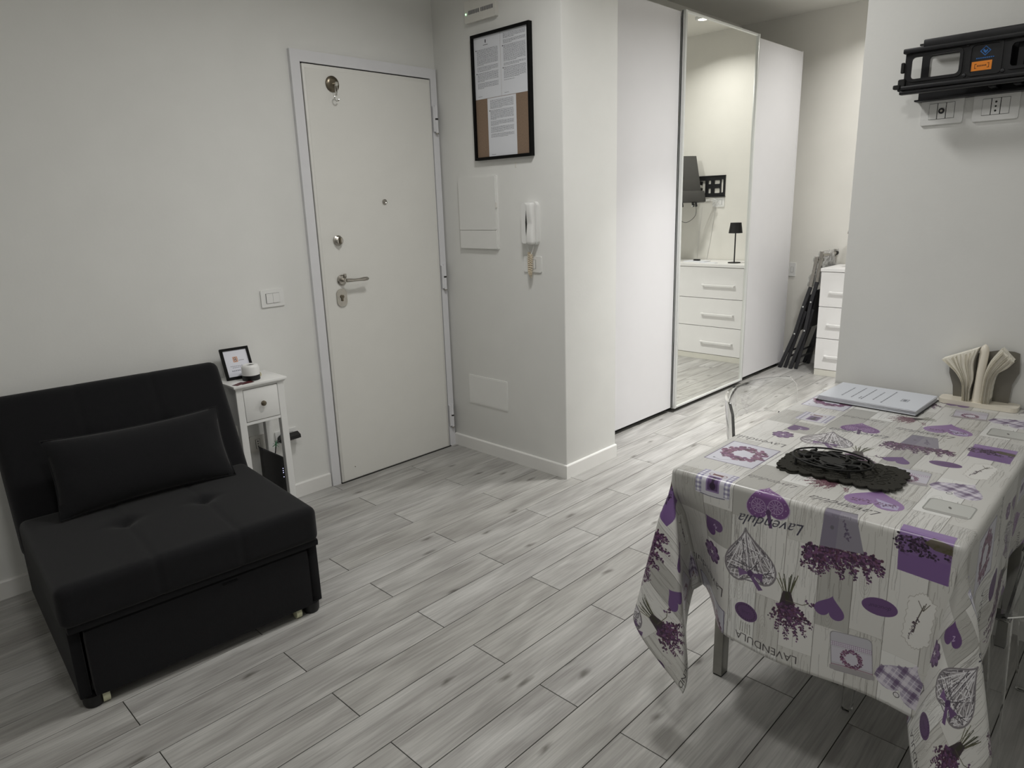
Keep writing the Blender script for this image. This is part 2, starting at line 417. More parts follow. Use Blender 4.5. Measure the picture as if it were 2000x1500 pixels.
def print_mat(name, canvas, rough=0.6, spec=0.4, bump=0.0):
    m = bpy.data.materials.new(name); m.use_nodes = True; nt = m.node_tree; b = nt.nodes['Principled BSDF']; L = nt.links.new
    t = nt.nodes.new('ShaderNodeTexImage'); t.image = canvas.image(name); t.extension = 'REPEAT'; t.interpolation = 'Linear'
    tc = nt.nodes.new('ShaderNodeTexCoord'); L(tc.outputs['UV'], t.inputs['Vector']); L(t.outputs['Color'], b.inputs['Base Color'])
    b.inputs['Roughness'].default_value = rough; b.inputs['Specular IOR Level'].default_value = spec
    if bump:
        n = nt.nodes.new('ShaderNodeTexNoise'); n.inputs['Scale'].default_value = 14; L(tc.outputs['Object'], n.inputs['Vector'])
        bp = nt.nodes.new('ShaderNodeBump'); bp.inputs['Strength'].default_value = bump; bp.inputs['Distance'].default_value = 0.004
        L(n.outputs['Fac'], bp.inputs['Height']); L(bp.outputs[0], b.inputs['Normal'])
    return m
def sheet(name, m, parent, fn, u0, u1, v0, v1, t0, t1, flip=False, label=None):
    b = B(); bm = b.bm; uv = bm.loops.layers.uv.new('UVMap')
    a = [bm.verts.new(fn(u, v, t)) for t in (t0, t1) for (u, v) in ((u0, v0), (u1, v0), (u1, v1), (u0, v1))]
    fs = [bm.faces.new([a[i] for i in q]) for q in ((3,2,1,0),(4,5,6,7),(0,1,5,4),(1,2,6,5),(2,3,7,6),(3,0,4,7))]
    crd = {0: (0,0), 1: (1,0), 2: (1,1), 3: (0,1)}
    ix = {v: crd[i % 4] for i, v in enumerate(a)}
    for f in fs:
        for l in f.loops:
            c = ix[l.vert]; l[uv].uv = (1-c[0] if flip else c[0], c[1])
    return b.done(name, m, parent, smooth=None, label=label)

# ------------------------------------------------------------------ the room
CH = 2.87
flo = root('floor')
B().box(-3.62, 3.56, -3.60, 0.02, -0.10, -0.0025).done('screed', M['grout'], flo, smooth=None)
PW, PL, PY = 0.15, 0.905, -1.0032
def plank_mesh(L):
    return B().box(-L/2+0.0013, L/2-0.0013, -PW/2+0.0013, PW/2-0.0013, -0.0025, 0.0, 0.0006, 1).mesh('plank', M['plank'], None)
_pm = {}
for r in range(-7, 17):
    y = PY-(r+0.5)*PW
    if y > 0.0: continue
    x0 = -1.3335 if r % 2 == 0 else -0.881
    k = math.floor((-3.2-x0)/PL)
    while x0+k*PL < 3.45:
        a, b = x0+k*PL, x0+(k+1)*PL; k += 1
        if b < -2.9 or (y < -2.95 and a > 0.0) or (a > 0.5 and y > -0.62) or (a > 0 and a < 0.5 and b < 0.6 and y > -0.85): continue
        a = max(a, -3.2); b = min(b, 3.44); L_ = round(b-a, 4)
        if L_ < 0.03: continue
        if L_ not in _pm: _pm[L_] = plank_mesh(L_)
        o = bpy.data.objects.new('plank', _pm[L_]); COL.objects.link(o); o.parent = flo; o.location = ((a+b)/2, y, 0)

struct(B().box(-3.62, 3.56, -3.60, 0.12, CH, CH+0.1).done('ceiling', M['ceil'], smooth=None))
struct(B().box(-3.62, 0.0, 0.0, 0.12, 0, CH).done('wall_left', M['paint'], smooth=None))
struct(B().box(0.0, 0.442, -0.909, 0.12, 0, CH, 0.006, 3).done('wall_entry', M['paint'], smooth=40))
struct(B().box(0.442, 3.45, -0.06, 0.12, 0, CH).done('wall_back', M['cream'], smooth=None))
struct(B().box(3.45, 3.56, -3.60, 0.12, 0, CH).done('wall_end', M['cream'], smooth=None))
struct(B().box(-0.09, 0.01, -3.50, -2.272, 0, CH, 0.004, 2).done('wall_right', M['paint'], smooth=40))
struct(B().box(-3.62, 3.56, -3.60, -3.50, 0, CH).done('wall_near', M['paint'], smooth=None))
struct(B().box(-3.72, -3.62, -3.60, 0.12, 0, CH).done('wall_rear', M['paint'], smooth=None))
def skirt(name, pts, h=0.075, t=0.011):
    """extruded skirting board with a rounded top along a plan path (outside on the right of the path)"""
    b = B(); bm = b.bm
    P = [Vector((x, y)) for x, y in pts]; n = len(P); off = []
    for i in range(n):
        d0 = (P[i]-P[i-1]).normalized() if i > 0 else (P[1]-P[0]).normalized()
        d1 = (P[i+1]-P[i]).normalized() if i < n-1 else d0
        n0 = Vector((d0.y, -d0.x)); n1 = Vector((d1.y, -d1.x)); m = (n0+n1).normalized(); off.append(m/max(0.3, m.dot(n0)))
    prof = [(0, 0), (t, 0), (t, h-0.006), (t*0.75, h-0.0015), (t*0.4, h), (0, h)]
    rings = [[bm.verts.new((P[i].x+off[i].x*a, P[i].y+off[i].y*a, z)) for a, z in prof] for i in range(n)]
    for A, C in zip(rings, rings[1:]):
        for k in range(len(prof)-1): bm.faces.new((A[k], C[k], C[k+1], A[k+1]))
    bm.faces.new(rings[0]); bm.faces.new(rings[-1])
    return struct(b.done(name, M['skirt'], smooth=30))
skirt('baseboard_left', [(-3.62, 0.0), (-0.888, 0.0)])
skirt('baseboard_entry', [(0.0, -0.02), (0.0, -0.909), (0.442, -0.909)])
skirt('baseboard_end', [(3.45, -0.06), (3.45, -1.04)])
skirt('baseboard_right', [(-0.09, -2.272), (-0.09, -3.5)])

# ------------------------------------------------------------------ entrance door
wa = lambda u, v, t: (u, -t, v)                    # on the door wall
wb = lambda u, v, t: (-t, u, v)                    # on the entry wall, facing the sofa
wd = lambda u, v, t: (-0.09-t, u, v)               # on the right wall
door = root('door_1', (-0.447, 0, 0))
b = B()
b.prism([(-0.885, 0), (-0.885, 2.163), (-0.010, 2.163), (-0.010, 0), (-0.052, 0), (-0.052, 2.112), (-0.836, 2.112), (-0.836, 0)], [], wa, 0.0, 0.020)
b.done('door_frame', M['casing'], door, smooth=None)
B().box(-0.836, -0.052, -0.006, 0.0, 0.0, 2.112).done('door_rebate', M['gap'], door, smooth=None)
b = B().box(-0.831, -0.062, -0.026, -0.005, 0.004, 2.105, 0.003, 2)
leaf = b.done('door_leaf', M['doorwhite'], door, smooth=30)
b = B().box(-0.818, -0.076, -0.0272, -0.0255, 0.008, 2.088, 0.0006, 1); b.done('leaf_panel', M['doorwhite'], leaf, smooth=None)
for z in (1.905, 1.040, 0.195):
    b = B().cyl((-0.030, -0.030, z+0.004), (-0.030, -0.030, z+0.072), 0.0085, seg=12).cyl((-0.030, -0.030, z-0.072), (-0.030, -0.030, z-0.004), 0.0085, seg=12)
    b.box(-0.052, -0.030, -0.030, -0.019, z-0.066, z+0.066)
    h = b.done('hinge', M['casing'], door)
    B().cyl((-0.030, -0.030, z-0.0045), (-0.030, -0.030, z+0.0045), 0.0090, seg=12).done('hinge_ring', M['gap'], h)
    B().cyl((-0.030, -0.030, z-0.079), (-0.030, -0.030, z-0.072), 0.0092, seg=12).done('hinge_cap', M['steel'], h)
D0 = 0.0272
b = B().lathe([(0, 0), (0.027, 0), (0.027, 0.5), (0.022, 0.9), (0.014, 1.0), (0, 1.0)], (-0.724, -D0, 1.087), (-0.724, -D0-0.012, 1.087), 28)
rose = b.done('handle_rose', M['steel'], door)
B().cyl((-0.724, -D0-0.010, 1.087), (-0.724, -D0-0.050, 1.087), 0.0095).done('handle_neck', M['steel'], rose)
lev = [(-0.724, -D0-0.046, 1.087), (-0.706, -D0-0.050, 1.0865), (-0.68, -D0-0.050, 1.085), (-0.65, -D0-0.050, 1.085), (-0.62, -D0-0.050, 1.0855), (-0.60, -D0-0.050, 1.0855), (-0.592, -D0-0.050, 1.0855)]
B().tube(lev, [0.010, 0.0095, 0.0075, 0.0075, 0.0105, 0.0095, 0.004], 12).done('handle_lever', M['steel'], rose)
B().box(-0.716, -0.704, -D0-0.020, -D0-0.006, 1.098, 1.118, 0.002, 2).done('handle_latch', M['steel'], rose)
b = B().prism([(-0.733+0.030*math.cos(t), 0.997+(0.018 if math.sin(t) > 0 else -0.018)+0.028*math.sin(t)) for t in [2*PI*i/32 for i in range(32)]], [], wa, D0, D0+0.007)
esc = b.done('lock_plate', M['steel'], door)
B().cyl((-0.733, -D0-0.007, 1.003), (-0.733, -D0-0.013, 1.003), 0.0095).box(-0.739, -0.727, -D0-0.012, -D0-0.006, 0.980, 1.000, 0.002, 1).done('lock_cylinder', M['steeldark'], esc)
B().box(-0.7345, -0.7315, -D0-0.0135, -D0-0.0128, 0.998, 1.008).done('keyhole', M['gap'], esc, smooth=None)
b = B().lathe([(0, 0), (0.026, 0), (0.026, 0.3), (0.018, 0.5), (0.021, 0.85), (0.016, 1.0), (0, 1.0)], (-0.726, -D0, 1.286), (-0.726, -D0-0.024, 1.286), 28)
dk = b.done('deadbolt_knob', M['steel'], door)
B().box(-0.731, -0.721, -D0-0.030, -D0-0.022, 1.270, 1.302, 0.002, 2).done('knob_grip', M['steeldark'], dk)
b = B().lathe([(0, 0), (0.014, 0), (0.014, 0.7), (0.009, 1.0), (0.006, 0.7), (0, 0.7)], (-0.420, -D0, 1.470), (-0.420, -D0-0.007, 1.470), 20)
b.done('peephole', M['steel'], door)
B().lathe([(0, 0), (0.003, 0), (0.002, 1), (0, 1)], (-0.745, -D0, 0.073), (-0.745, -D0-0.003, 0.073), 10).done('leaf_screw', M['steel'], door)
B().box(-0.836, -0.052, -0.030, 0.0, -0.0005, 0.004).done('threshold', M['gap'], door, smooth=None)

t = thing('door_hook', 'round aged metal hook disc with a hanging S hook high on the white door', 'hook', (-0.677, -D0, 2.02))
c = (-0.677, 2.026)
B().lathe([(0, 0), (0.037, 0), (0.037, 0.35), (0.030, 0.8), (0.018, 1.0), (0, 1.0)], (c[0], -D0, c[1]), (c[0], -D0-0.013, c[1]), 28).done('disc', M['steeldark'], t)
B().lathe([(0, 0), (0.008, 0), (0.006, 0.5), (0.010, 0.9), (0.007, 1.0), (0, 1.0)], (c[0]+0.004, -D0-0.012, c[1]-0.002), (c[0]+0.004, -D0-0.036, c[1]-0.002), 16).done('peg', M['chrome'], t)
ring = [(c[0]+0.004+0.0055*math.cos(a), -D0-0.026, c[1]-0.022+0.024*math.sin(a)) for a in [2*PI*i/20 for i in range(20)]]
B().tube(ring, 0.0022, 6, True).done('loop', M['chrome'], t)
sp = [(c[0]+0.004, -D0-0.026, c[1]-0.046)]+[(c[0]+0.003-0.013*math.sin(a), -D0-0.026, c[1]-0.066+0.014*math.cos(a)) for a in [PI*i/10*1.45-0.2 for i in range(11)]]
B().tube(sp, 0.0030, 8).done('hook', M['chrome'], t)

# ------------------------------------------------------------------ switches, sockets and boxes on the door wall and the entry wall
def plate(name, label, cat, fn, u, v, w, h, mods, m='white', group=None):
    """wall plate centred at u,v ; mods: list of (u offset, width, kind)"""
    t = thing(name, label, cat, fn(u, v, 0), 0, group)
    b = B().prism(rrect(u-w/2, u+w/2, v-h/2, v+h/2, 0.006), [], fn, 0.0, 0.007)
    b.done('cover_plate', M[m], t, smooth=30)
    mw = sum(x[1] for x in mods)
    B().prism(rrect(u-mw/2-0.0012, u+mw/2+0.0012, v-0.0235, v+0.0235, 0.001), [], fn, 0.007, 0.0074).done('module_gap', M['gap'], t, smooth=None)
    for du, w_, kind in mods:
        b = B().prism(rrect(u+du-w_/2+0.0006, u+du+w_/2-0.0006, v-0.0225, v+0.0225, 0.001), [], fn, 0.007, 0.0088 if kind != 'rocker' else 0.0105)
        o = b.done('rocker' if kind == 'rocker' else 'module', M[m], t, smooth=30)
        if kind == 'jack':
            B().prism(circ(u+du, v, 0.0085, 18), [], fn, 0.0088, 0.0115).done('aerial_jack', M['charcoal'], o)
            B().prism(circ(u+du, v, 0.0035, 12), [], fn, 0.0115, 0.0125).done('jack_pin', M['steel'], o)
        if kind == 'power':
            for dz in (0.0125, 0, -0.0125):
                B().prism(circ(u+du, v+dz, 0.0030 if dz else 0.0026, 12), [], fn, 0.0088, 0.0091).done('socket_hole', M['black'], o, smooth=None)
    return t
plate('light_switch', 'white two-rocker light switch on the wall left of the door', 'switch', wa, -1.098, 1.036, 0.118, 0.082, [(-0.0170, 0.034, 'rocker'), (0.0170, 0.034, 'rocker')])
plate('wall_socket', 'white wall socket right of the side table with a black charger in it', 'socket', wa, -1.110, 0.335, 0.118, 0.082, [(-0.022, 0.022, 'b'), (0, 0.022, 'power'), (0.022, 0.022, 'b')])
plate('phone_socket', 'white wall socket low behind the legs of the side table', 'socket', wa, -1.262, 0.343, 0.080, 0.082, [(0, 0.022, 'power')], 'offwhite')
t = thing('power_adapter', 'black wedge-shaped charger plugged into the socket right of the side table', 'charger', (-1.11, -0.008, 0.335))
b = B(); b.prism([(-0.009, 0.346), (-0.030, 0.362), (-0.058, 0.350), (-0.060, 0.334), (-0.030, 0.322), (-0.009, 0.326)], [], lambda u, v, q: (q, u, v), -1.160, -1.060)
b.done('adapter_body', M['black'], t, smooth=25)
B().cyl((-1.160, -0.034, 0.338), (-1.178, -0.038, 0.332), 0.0055, 0.0035, 10).done('strain_relief', M['black'], t)
cord = [(-1.178, -0.038, 0.332), (-1.198, -0.066, 0.340), (-1.212, -0.080, 0.312), (-1.225, -0.084, 0.262), (-1.235, -0.076, 0.23)]
tag(B().tube([catmull(cord, i/16) for i in range(17)], 0.0028, 6).done('adapter_cord', M['black']), 'thin black cord from the charger down to the router', 'cord')
b = B()
for a in range(7):
    an = a*0.9; b.bar((-1.206, -0.078, 0.340), (-1.206+0.017*math.cos(an), -0.078+0.006*math.sin(an*2), 0.340+0.020*math.sin(an)), 0.005, 0.0012)
tag(b.done('cord_tag', M['green'], smooth=None), 'small green tie on the black charger cord', 'tag')

# emergency light (runs past the top of the picture)
t = thing('emergency_light', 'white emergency light box with a green lamp above the notice frame', 'light', (0, -0.396, 2.34))
B().prism(rrect(-0.507, -0.285, 2.338, 2.442, 0.006), [], wb, 0.0, 0.022).done('housing', M['offwhite'], t, smooth=30)
b = B()
for i in range(22):
    u = -0.313-i*0.0082
    if random.random() < 0.85: b.prism([(u, 2.375+0.002*random.random()), (u-0.0052, 2.375), (u-0.0052, 2.395), (u, 2.393)], [], wb, 0.022, 0.0224)
b.done('printed_lettering', M['ink'], t, smooth=None)
B().lathe([(0, 0), (0.0045, 0), (0.003, 0.8), (0, 1)], (-0.022, -0.295, 2.381), (-0.026, -0.295, 2.381), 12).done('indicator_lamp', M['led_g'], t)

# notice board in a black frame
def paper_canvas(w, h, blocks, seed, logo=False):
    rr = random.Random(seed); c = Canvas(0, 0, w, h, 3000, (224, 226, 232))
    y = h-0.012
    if logo:
        c.ell((w*0.45, h-0.024), 0.004, 0.009, (70, 70, 78)); c.line((w*0.36, h-0.041), (w*0.54, h-0.041), 0.003, (120, 120, 128)); y = h-0.060
    for nl, dot in blocks:
        if dot: c.ell((0.015, y-0.001), 0.0032, 0.0032, (58, 58, 62))
        for i in range(nl):
            x1 = w-0.018 if i < nl-1 else 0.02+(w-0.06)*rr.uniform(0.3, 0.9)
            x = 0.020
            while x < x1:
                L_ = rr.uniform(0.005, 0.016); c.line((x, y), (min(x+L_, x1), y), 0.0021, (112, 113, 120), rr.uniform(0.75, 1)); x += L_+0.0022
            y -= 0.0048
        y -= 0.0048
    c.line((0.02, 0.012), (0.05, 0.012), 0.002, (150, 150, 156))
    return c
nb = thing('notice_board', 'black framed cork notice board with three typed sheets on the entry wall', 'notice board', (0, -0.523, 1.667))
b = B(); U0, U1, V0, V1 = -0.727, -0.319, 1.667, 2.276
b.prism([(U0, V0), (U1, V0), (U1, V1), (U0, V1)], [[(U0+0.014, V0+0.014), (U0+0.014, V1-0.014), (U1-0.014, V1-0.014), (U1-0.014, V0+0.014)]], wb, 0.0, 0.024)
b.done('frame', M['blackwood'], nb, smooth=None)
B().prism([(U0+0.013, V0+0.013), (U1-0.013, V0+0.013), (U1-0.013, V1-0.013), (U0+0.013, V1-0.013)], [], wb, 0.004, 0.012).done('cork_panel', M['cork'], nb, smooth=None)
for i, (u0, u1, v0, v1, bl, lg) in enumerate(((-0.523, -0.334, 1.968, 2.262, [(16, 1), (5, 0), (9, 1), (6, 0)], True), (-0.712, -0.5245, 1.968, 2.262, [(5, 0), (4, 0), (16, 1), (3, 0), (11, 1), (1, 0)], False), (-0.622, -0.419, 1.679, 1.966, [(9, 0), (10, 1), (5, 0), (6, 0), (4, 0)], False))):
    sheet('typed_sheet', print_mat('typed_sheet_print', paper_canvas(u1-u0, v1-v0, bl, 11+i, lg), 0.6), nb, wb, u0, u1, v0, v1, 0.012, 0.0127, flip=True)

# small mark under the frame: a screw hole cover
tag(B().prism(rrect(-0.600, -0.590, 1.618, 1.644, 0.003), [], wb, 0, 0.0015).done('wall_clip', M['offwhite']), 'tiny pale clip on the wall just under the notice frame', 'clip')

t = thing('fuse_box', 'white fuse box cover with a lower flap on the entry wall', 'fuse box', (0, -0.31, 1.2))
B().prism(rrect(-0.460, -0.163, 1.203, 1.587, 0.005), [], wb, 0.0, 0.012).done('box_rim', M['paint'], t, smooth=30)
B().prism(rrect(-0.456, -0.167, 1.307, 1.583, 0.004), [], wb, 0.0121, 0.018).done('upper_door', M['paint'], t, smooth=30)
B().prism(rrect(-0.456, -0.167, 1.207, 1.3045, 0.004), [], wb, 0.0121, 0.0175).done('lower_flap', M['paint'], t, smooth=30)
B().prism(rrect(-0.462, -0.456, 1.42, 1.45, 0.002), [], wb, 0.010, 0.021).done('catch', M['offwhite'], t)

t = thing('access_hatch', 'blank white access hatch low on the entry wall above the skirting', 'hatch', (0, -0.325, 0.295))
B().prism(rrect(-0.484, -0.166, 0.296, 0.470, 0.004), [], wb, 0.0, 0.005).done('hatch_rim', M['paint'], t, smooth=30)
B().prism(rrect(-0.477, -0.173, 0.303, 0.463, 0.004), [], wb, 0.005, 0.0065).done('hatch_cover', M['paint'], t, smooth=30)

# door phone
t = thing('door_phone', 'white wall intercom handset hanging right of the fuse box', 'intercom', (0, -0.70, 1.23))
def phone_profile(u, hw): return hw
b = B(); b.prism(rrect(-0.752, -0.660, 1.232, 1.446, 0.022, 6), [], wb, 0.0, 0.022); b.prism(rrect(-0.702, -0.664, 1.240, 1.440, 0.014, 5), [], wb, 0.022, 0.044); b.done('wall_base', M['white'], t, smooth=40)
def hs(p):
    s = p.y/0.105; p.x *= 1
    p.z *= 1.0
    k = 1-0.42*max(0, 1-abs(s)/0.55)**1.2
    return Vector((p.x*(0.92-0.10*s), p.y, p.z*k if p.z > 0 else p.z))
m_ = Matrix(((0, 0, -1, -0.040), (-1, 0, 0, -0.727), (0, 1, 0, 1.339), (0, 0, 0, 1)))
B().soft((0.046, 0.206, 0.040), 0.014, (10, 26, 6), hs, m_).done('handset', M['white'], t, smooth=60)
B().prism([(-0.6985, 1.27), (-0.6945, 1.30), (-0.693, 1.345), (-0.6985, 1.405), (-0.7035, 1.345), (-0.7035, 1.30)], [], wb, 0.040, 0.0446).done('hook_switch_slot', M['gap'], t)
B().prism(rrect(-0.672, -0.664, 1.255, 1.275, 0.002), [], wb, 0.021, 0.025).done('call_button', M['offwhite'], t)
plate('phone_jack', 'white jack plate behind the coiled intercom cord', 'socket', wb, -0.702, 1.133, 0.120, 0.082, [(0, 0.044, 'b')])
def coil(p, n, r, w, q=14):
    P = []
    for i in range(n*q+1):
        s = i/(n*q); c = Vector(catmull(p, s)); a = 2*PI*i/q
        P.append(c+Vector((r*math.cos(a), r*math.sin(a), 0)))
    return B().tube(P, w, 5)
ct = thing('intercom_cord', 'cream coiled cord hanging under the wall intercom', 'cord', (0, -0.70, 1.07))
coil([(-0.024, -0.697, 1.196), (-0.024, -0.694, 1.150), (-0.024, -0.695, 1.10), (-0.024, -0.702, 1.083)], 15, 0.0072, 0.0022).done('coil', M['cordcream'], ct)
coil([(-0.030, -0.715, 1.186), (-0.030, -0.716, 1.150), (-0.032, -0.714, 1.10), (-0.030, -0.706, 1.080)], 13, 0.0072, 0.0022).done('coil', M['cordcream'], ct)
B().tube([(-0.02, -0.682, 1.232), (-0.022, -0.688, 1.210), (-0.024, -0.697, 1.196)], 0.0025, 6).tube([(-0.02, -0.726, 1.232), (-0.026, -0.722, 1.205), (-0.030, -0.715, 1.186)], 0.0025, 6).done('cord_tail', M['white'], ct)
B().tube([(-0.026, -0.700, 1.083), (-0.028, -0.702, 1.070), (-0.024, -0.706, 1.064), (-0.020, -0.705, 1.078)], 0.0024, 6).done('cord_loop', M['cordcream'], ct)

# ------------------------------------------------------------------ sofa bed
sf = thing('sofa_bed', 'charcoal fabric single sofa bed with a pull-out drawer base against the wall', 'sofa', (-2.338, -0.998, 0), math.radians(-4.0))
SW = 0.785
def sd(b, n, m, p=None, smooth=40, label=None): return b.done(n, M[m], p or sf, smooth, world=False, label=label)
for x0, x1 in ((0.0, 0.032), (SW-0.030, SW+0.002)):
    sd(B().box(x0, x1, 0.038, 0.90, 0.036, 0.288, 0.004, 2), 'side_panel', 'fabric')
sd(B().box(0.03, SW-0.03, 0.86, 0.89, 0.05, 0.288, 0.004, 2), 'back_panel', 'fabric')
b = B().soft((0.706, 0.030, 0.222), 0.009, (20, 3, 8), None, Matrix.Translation((0.391, 0.030, 0.150)))
dr = sd(b, 'drawer_front', 'fabric')
b = B().grid(lambda u, v: Vector((0.465+0.050*(u-0.5)+0.012*(v-0.5), 0.030-0.016*math.sin(v*PI*0.9), 0.262-0.024*v)), 6, 6, 0.003)
sd(b, 'pull_tab', 'fabric2', dr)
sd(B().box(0.036, SW-0.036, 0.05, 0.62, 0.048, 0.07), 'drawer_tray', 'gap', None, None)
sd(B().soft((SW, 0.03, 0.026), 0.006, (16, 3, 3), None, Matrix.Translation((SW/2, 0.027, 0.279))), 'front_rail', 'fabric')
def seat_disp(p):
    x, y = p.x+SW/2, p.y+0.32          # y from the front
    if p.z > 0.0:
        top = 1.0
        dz = 0.010*math.sin(PI*min(1, max(0, x/SW)))*math.sin(PI*min(1, max(0, y/0.64)))
        for xs in (0.262, 0.523):
            dz -= 0.006*math.exp(-((x-xs)/0.007)**2)
            dz -= 0.020*math.exp(-((x-xs)**2+(y-0.34)**2)/0.032**2)
        dz -= 0.004*math.exp(-((y-0.34)/0.014)**2)*math.exp(-(min(abs(x-0.262), abs(x-0.523))/0.06)**2)
        p.z += dz*min(1, (p.z+0.0)/0.055)
    if p.y < -0.28:
        for xs in (0.262, 0.523): p.y += 0.004*math.exp(-((x-xs)/0.006)**2)
    if abs(p.x) > SW/2-0.03: p.z += 0.0
    return p
seat = sd(B().soft((SW+0.016, 0.66, 0.132), 0.026, (76, 50, 14), seat_disp, Matrix.Translation((SW/2-0.006, 0.33, 0.353))), 'seat_cushion', 'fabric', smooth=80)
for xs in (0.262, 0.523):
    sd(B().lathe([(0, 0), (0.011, 0.2), (0.008, 0.8), (0, 1)], (xs, 0.34, 0.402), (xs, 0.34, 0.411), 14), 'button', 'fabric2', seat)
tilt = math.radians(27)
def back_disp(p):
    x, h = p.x+0.405, p.z+0.21
    if p.y < 0:
        d = -0.010*math.sin(PI*x/0.81)*math.sin(PI*max(0, min(1, h/0.5)))
        for xs in (0.27, 0.54):
            d += 0.005*math.exp(-((x-xs)/0.007)**2)+0.018*math.exp(-((x-xs)**2+(h-0.25)**2)/0.035**2)
        d += 0.003*math.exp(-((h-0.25)/0.012)**2)*math.exp(-(min(abs(x-0.27), abs(x-0.54))/0.06)**2)
        p.y += d
    return p
mb = Matrix.Translation((SW/2, 0.630, 0.376)) @ Matrix.Rotation(-tilt, 4, 'X') @ Matrix.Translation((0, 0.0645, 0.215))
back = sd(B().soft((0.822, 0.125, 0.590), 0.036, (70, 10, 44), back_disp, mb), 'backrest', 'fabric', smooth=80)
for xs in (0.27-0.405, 0.54-0.405):
    b = B().lathe([(0, 0), (0.011, 0.2), (0.008, 0.8), (0, 1)], (xs, -0.046, 0.04), (xs, -0.056, 0.04), 14); b.bm.transform(mb); sd(b, 'button', 'fabric2', back)
for x, y in ((0.036, 0.055), (SW-0.038, 0.055), (0.036, 0.62), (SW-0.038, 0.62)):
    sd(B().lathe([(0, 0), (0.026, 0.0), (0.030, 0.25), (0.032, 1), (0, 1)], (x, y, 0), (x, y, 0.040), 20), 'foot', 'black')
for x in (0.066, 0.690):
    sd(B().cyl((x-0.010, 0.046, 0.021), (x+0.010, 0.046, 0.021), 0.021, seg=18), 'caster', 'wheel', label='cream drawer wheel')

# lumbar pillow leaning on the backrest
t = thing('throw_pillow', 'long charcoal lumbar pillow leaning on the sofa bed backrest', 'pillow', (-1.905, -0.47, 0.435))
def pillow_pt(u, v, sg):
    x, y = (u-0.5)*2, (v-0.5)*2
    L_, H_ = 0.605, 0.285
    prof = (max(0, 1-abs(x)**3.2)**0.62)*(max(0, 1-abs(y)**3.0)**0.62)
    pin = 1-0.055*(1-abs(y)**2)*0-0.0
    px = x*L_/2*(1-0.045*(1-y*y)*1.0); py = y*H_/2*(1-0.10*(1-x*x))
    wr = 0.0022*math.sin(19*x+6*y)*abs(x)**3+0.0018*math.sin(31*y+9*x)*abs(x)**4
    return Vector((px, py, sg*(0.062*prof+wr*prof)))
mp = MATS[t] @ Matrix.Rotation(math.radians(-3), 4, 'Z') @ Matrix.Rotation(math.radians(67), 4, 'X') @ Matrix.Rotation(math.radians(-0.5), 4, 'Z') @ Matrix.Translation((0, 0.118, 0.035))
b = B(); b.grid(lambda u, v: mp @ pillow_pt(u, v, 1), 46, 26); b.grid(lambda u, v: mp @ pillow_pt(u, v, -1), 46, 26)
bmesh.ops.remove_doubles(b.bm, verts=b.bm.verts, dist=2e-4)
pc = b.done('pillow_cover', M['fabric2'], t, 80)
edge = [(x, -1) for x in np.linspace(-1, 1, 30)]+[(1, y) for y in np.linspace(-1, 1, 16)[1:]]+[(x, 1) for x in np.linspace(1, -1, 30)[1:]]+[(-1, y) for y in np.linspace(1, -1, 16)[1:-1]]
B().tube([mp @ pillow_pt(x/2+0.5, y/2+0.5, 0) for x, y in edge], 0.0026, 6, True).done('piping', M['fabric'], pc)

# ------------------------------------------------------------------ side table and what stands on and under it
st = thing('side_table', 'narrow white lacquered side table with one drawer between sofa and door', 'side table', (-1.32, -0.125, 0))
X0, X1, Y0, Y1 = -1.432, -1.204, -0.226, -0.030
b = B().box(X0-0.012, X1+0.012, Y0-0.014, Y1+0.006, 0.690, 0.703, 0.003, 2).box(X0-0.004, X1+0.004, Y0-0.006, Y1, 0.683, 0.690)
b.done('table_top', M['sidetable'], st, 30)
for x in (X0, X1-0.032):
    for y in (Y0, Y1-0.028):
        B().box(x, x+0.032, y, y+0.028, 0.0, 0.683, 0.0015, 1).done('leg', M['sidetable'], st, 30)
for x in (X0+0.004, X1-0.016): B().box(x, x+0.012, Y0+0.028, Y1-0.028, 0.512, 0.683).done('side_panel', M['sidetable'], st, None)
B().box(X0+0.032, X1-0.032, Y1-0.014, Y1-0.004, 0.512, 0.683).done('rear_panel', M['sidetable'], st, None)
B().box(X0+0.032, X1-0.032, Y0+0.002, Y0+0.020, 0.512, 0.526, 0.001, 1).done('lower_rail', M['sidetable'], st, 30)
B().box(X0+0.032, X1-0.032, Y0+0.002, Y0+0.020, 0.677, 0.683).done('upper_rail', M['sidetable'], st, None)
dw = B().box(X0+0.0335, X1-0.0345, Y0-0.001, Y0+0.016, 0.5285, 0.6745, 0.0015, 2).done('drawer', M['sidetable'], st, 30)
B().box(X0+0.034, X1-0.034, Y0+0.016, Y1-0.02, 0.53, 0.535).done('drawer_bottom', M['gap'], dw, None)
kx = (X0+X1)/2
B().lathe([(0, 0), (0.005, 0), (0.004, 0.35), (0.0125, 0.6), (0.0115, 0.85), (0.006, 1), (0, 1)], (kx, Y0-0.001, 0.603), (kx, Y0-0.024, 0.603), 20).done('knob', M['steeldark'], dw)
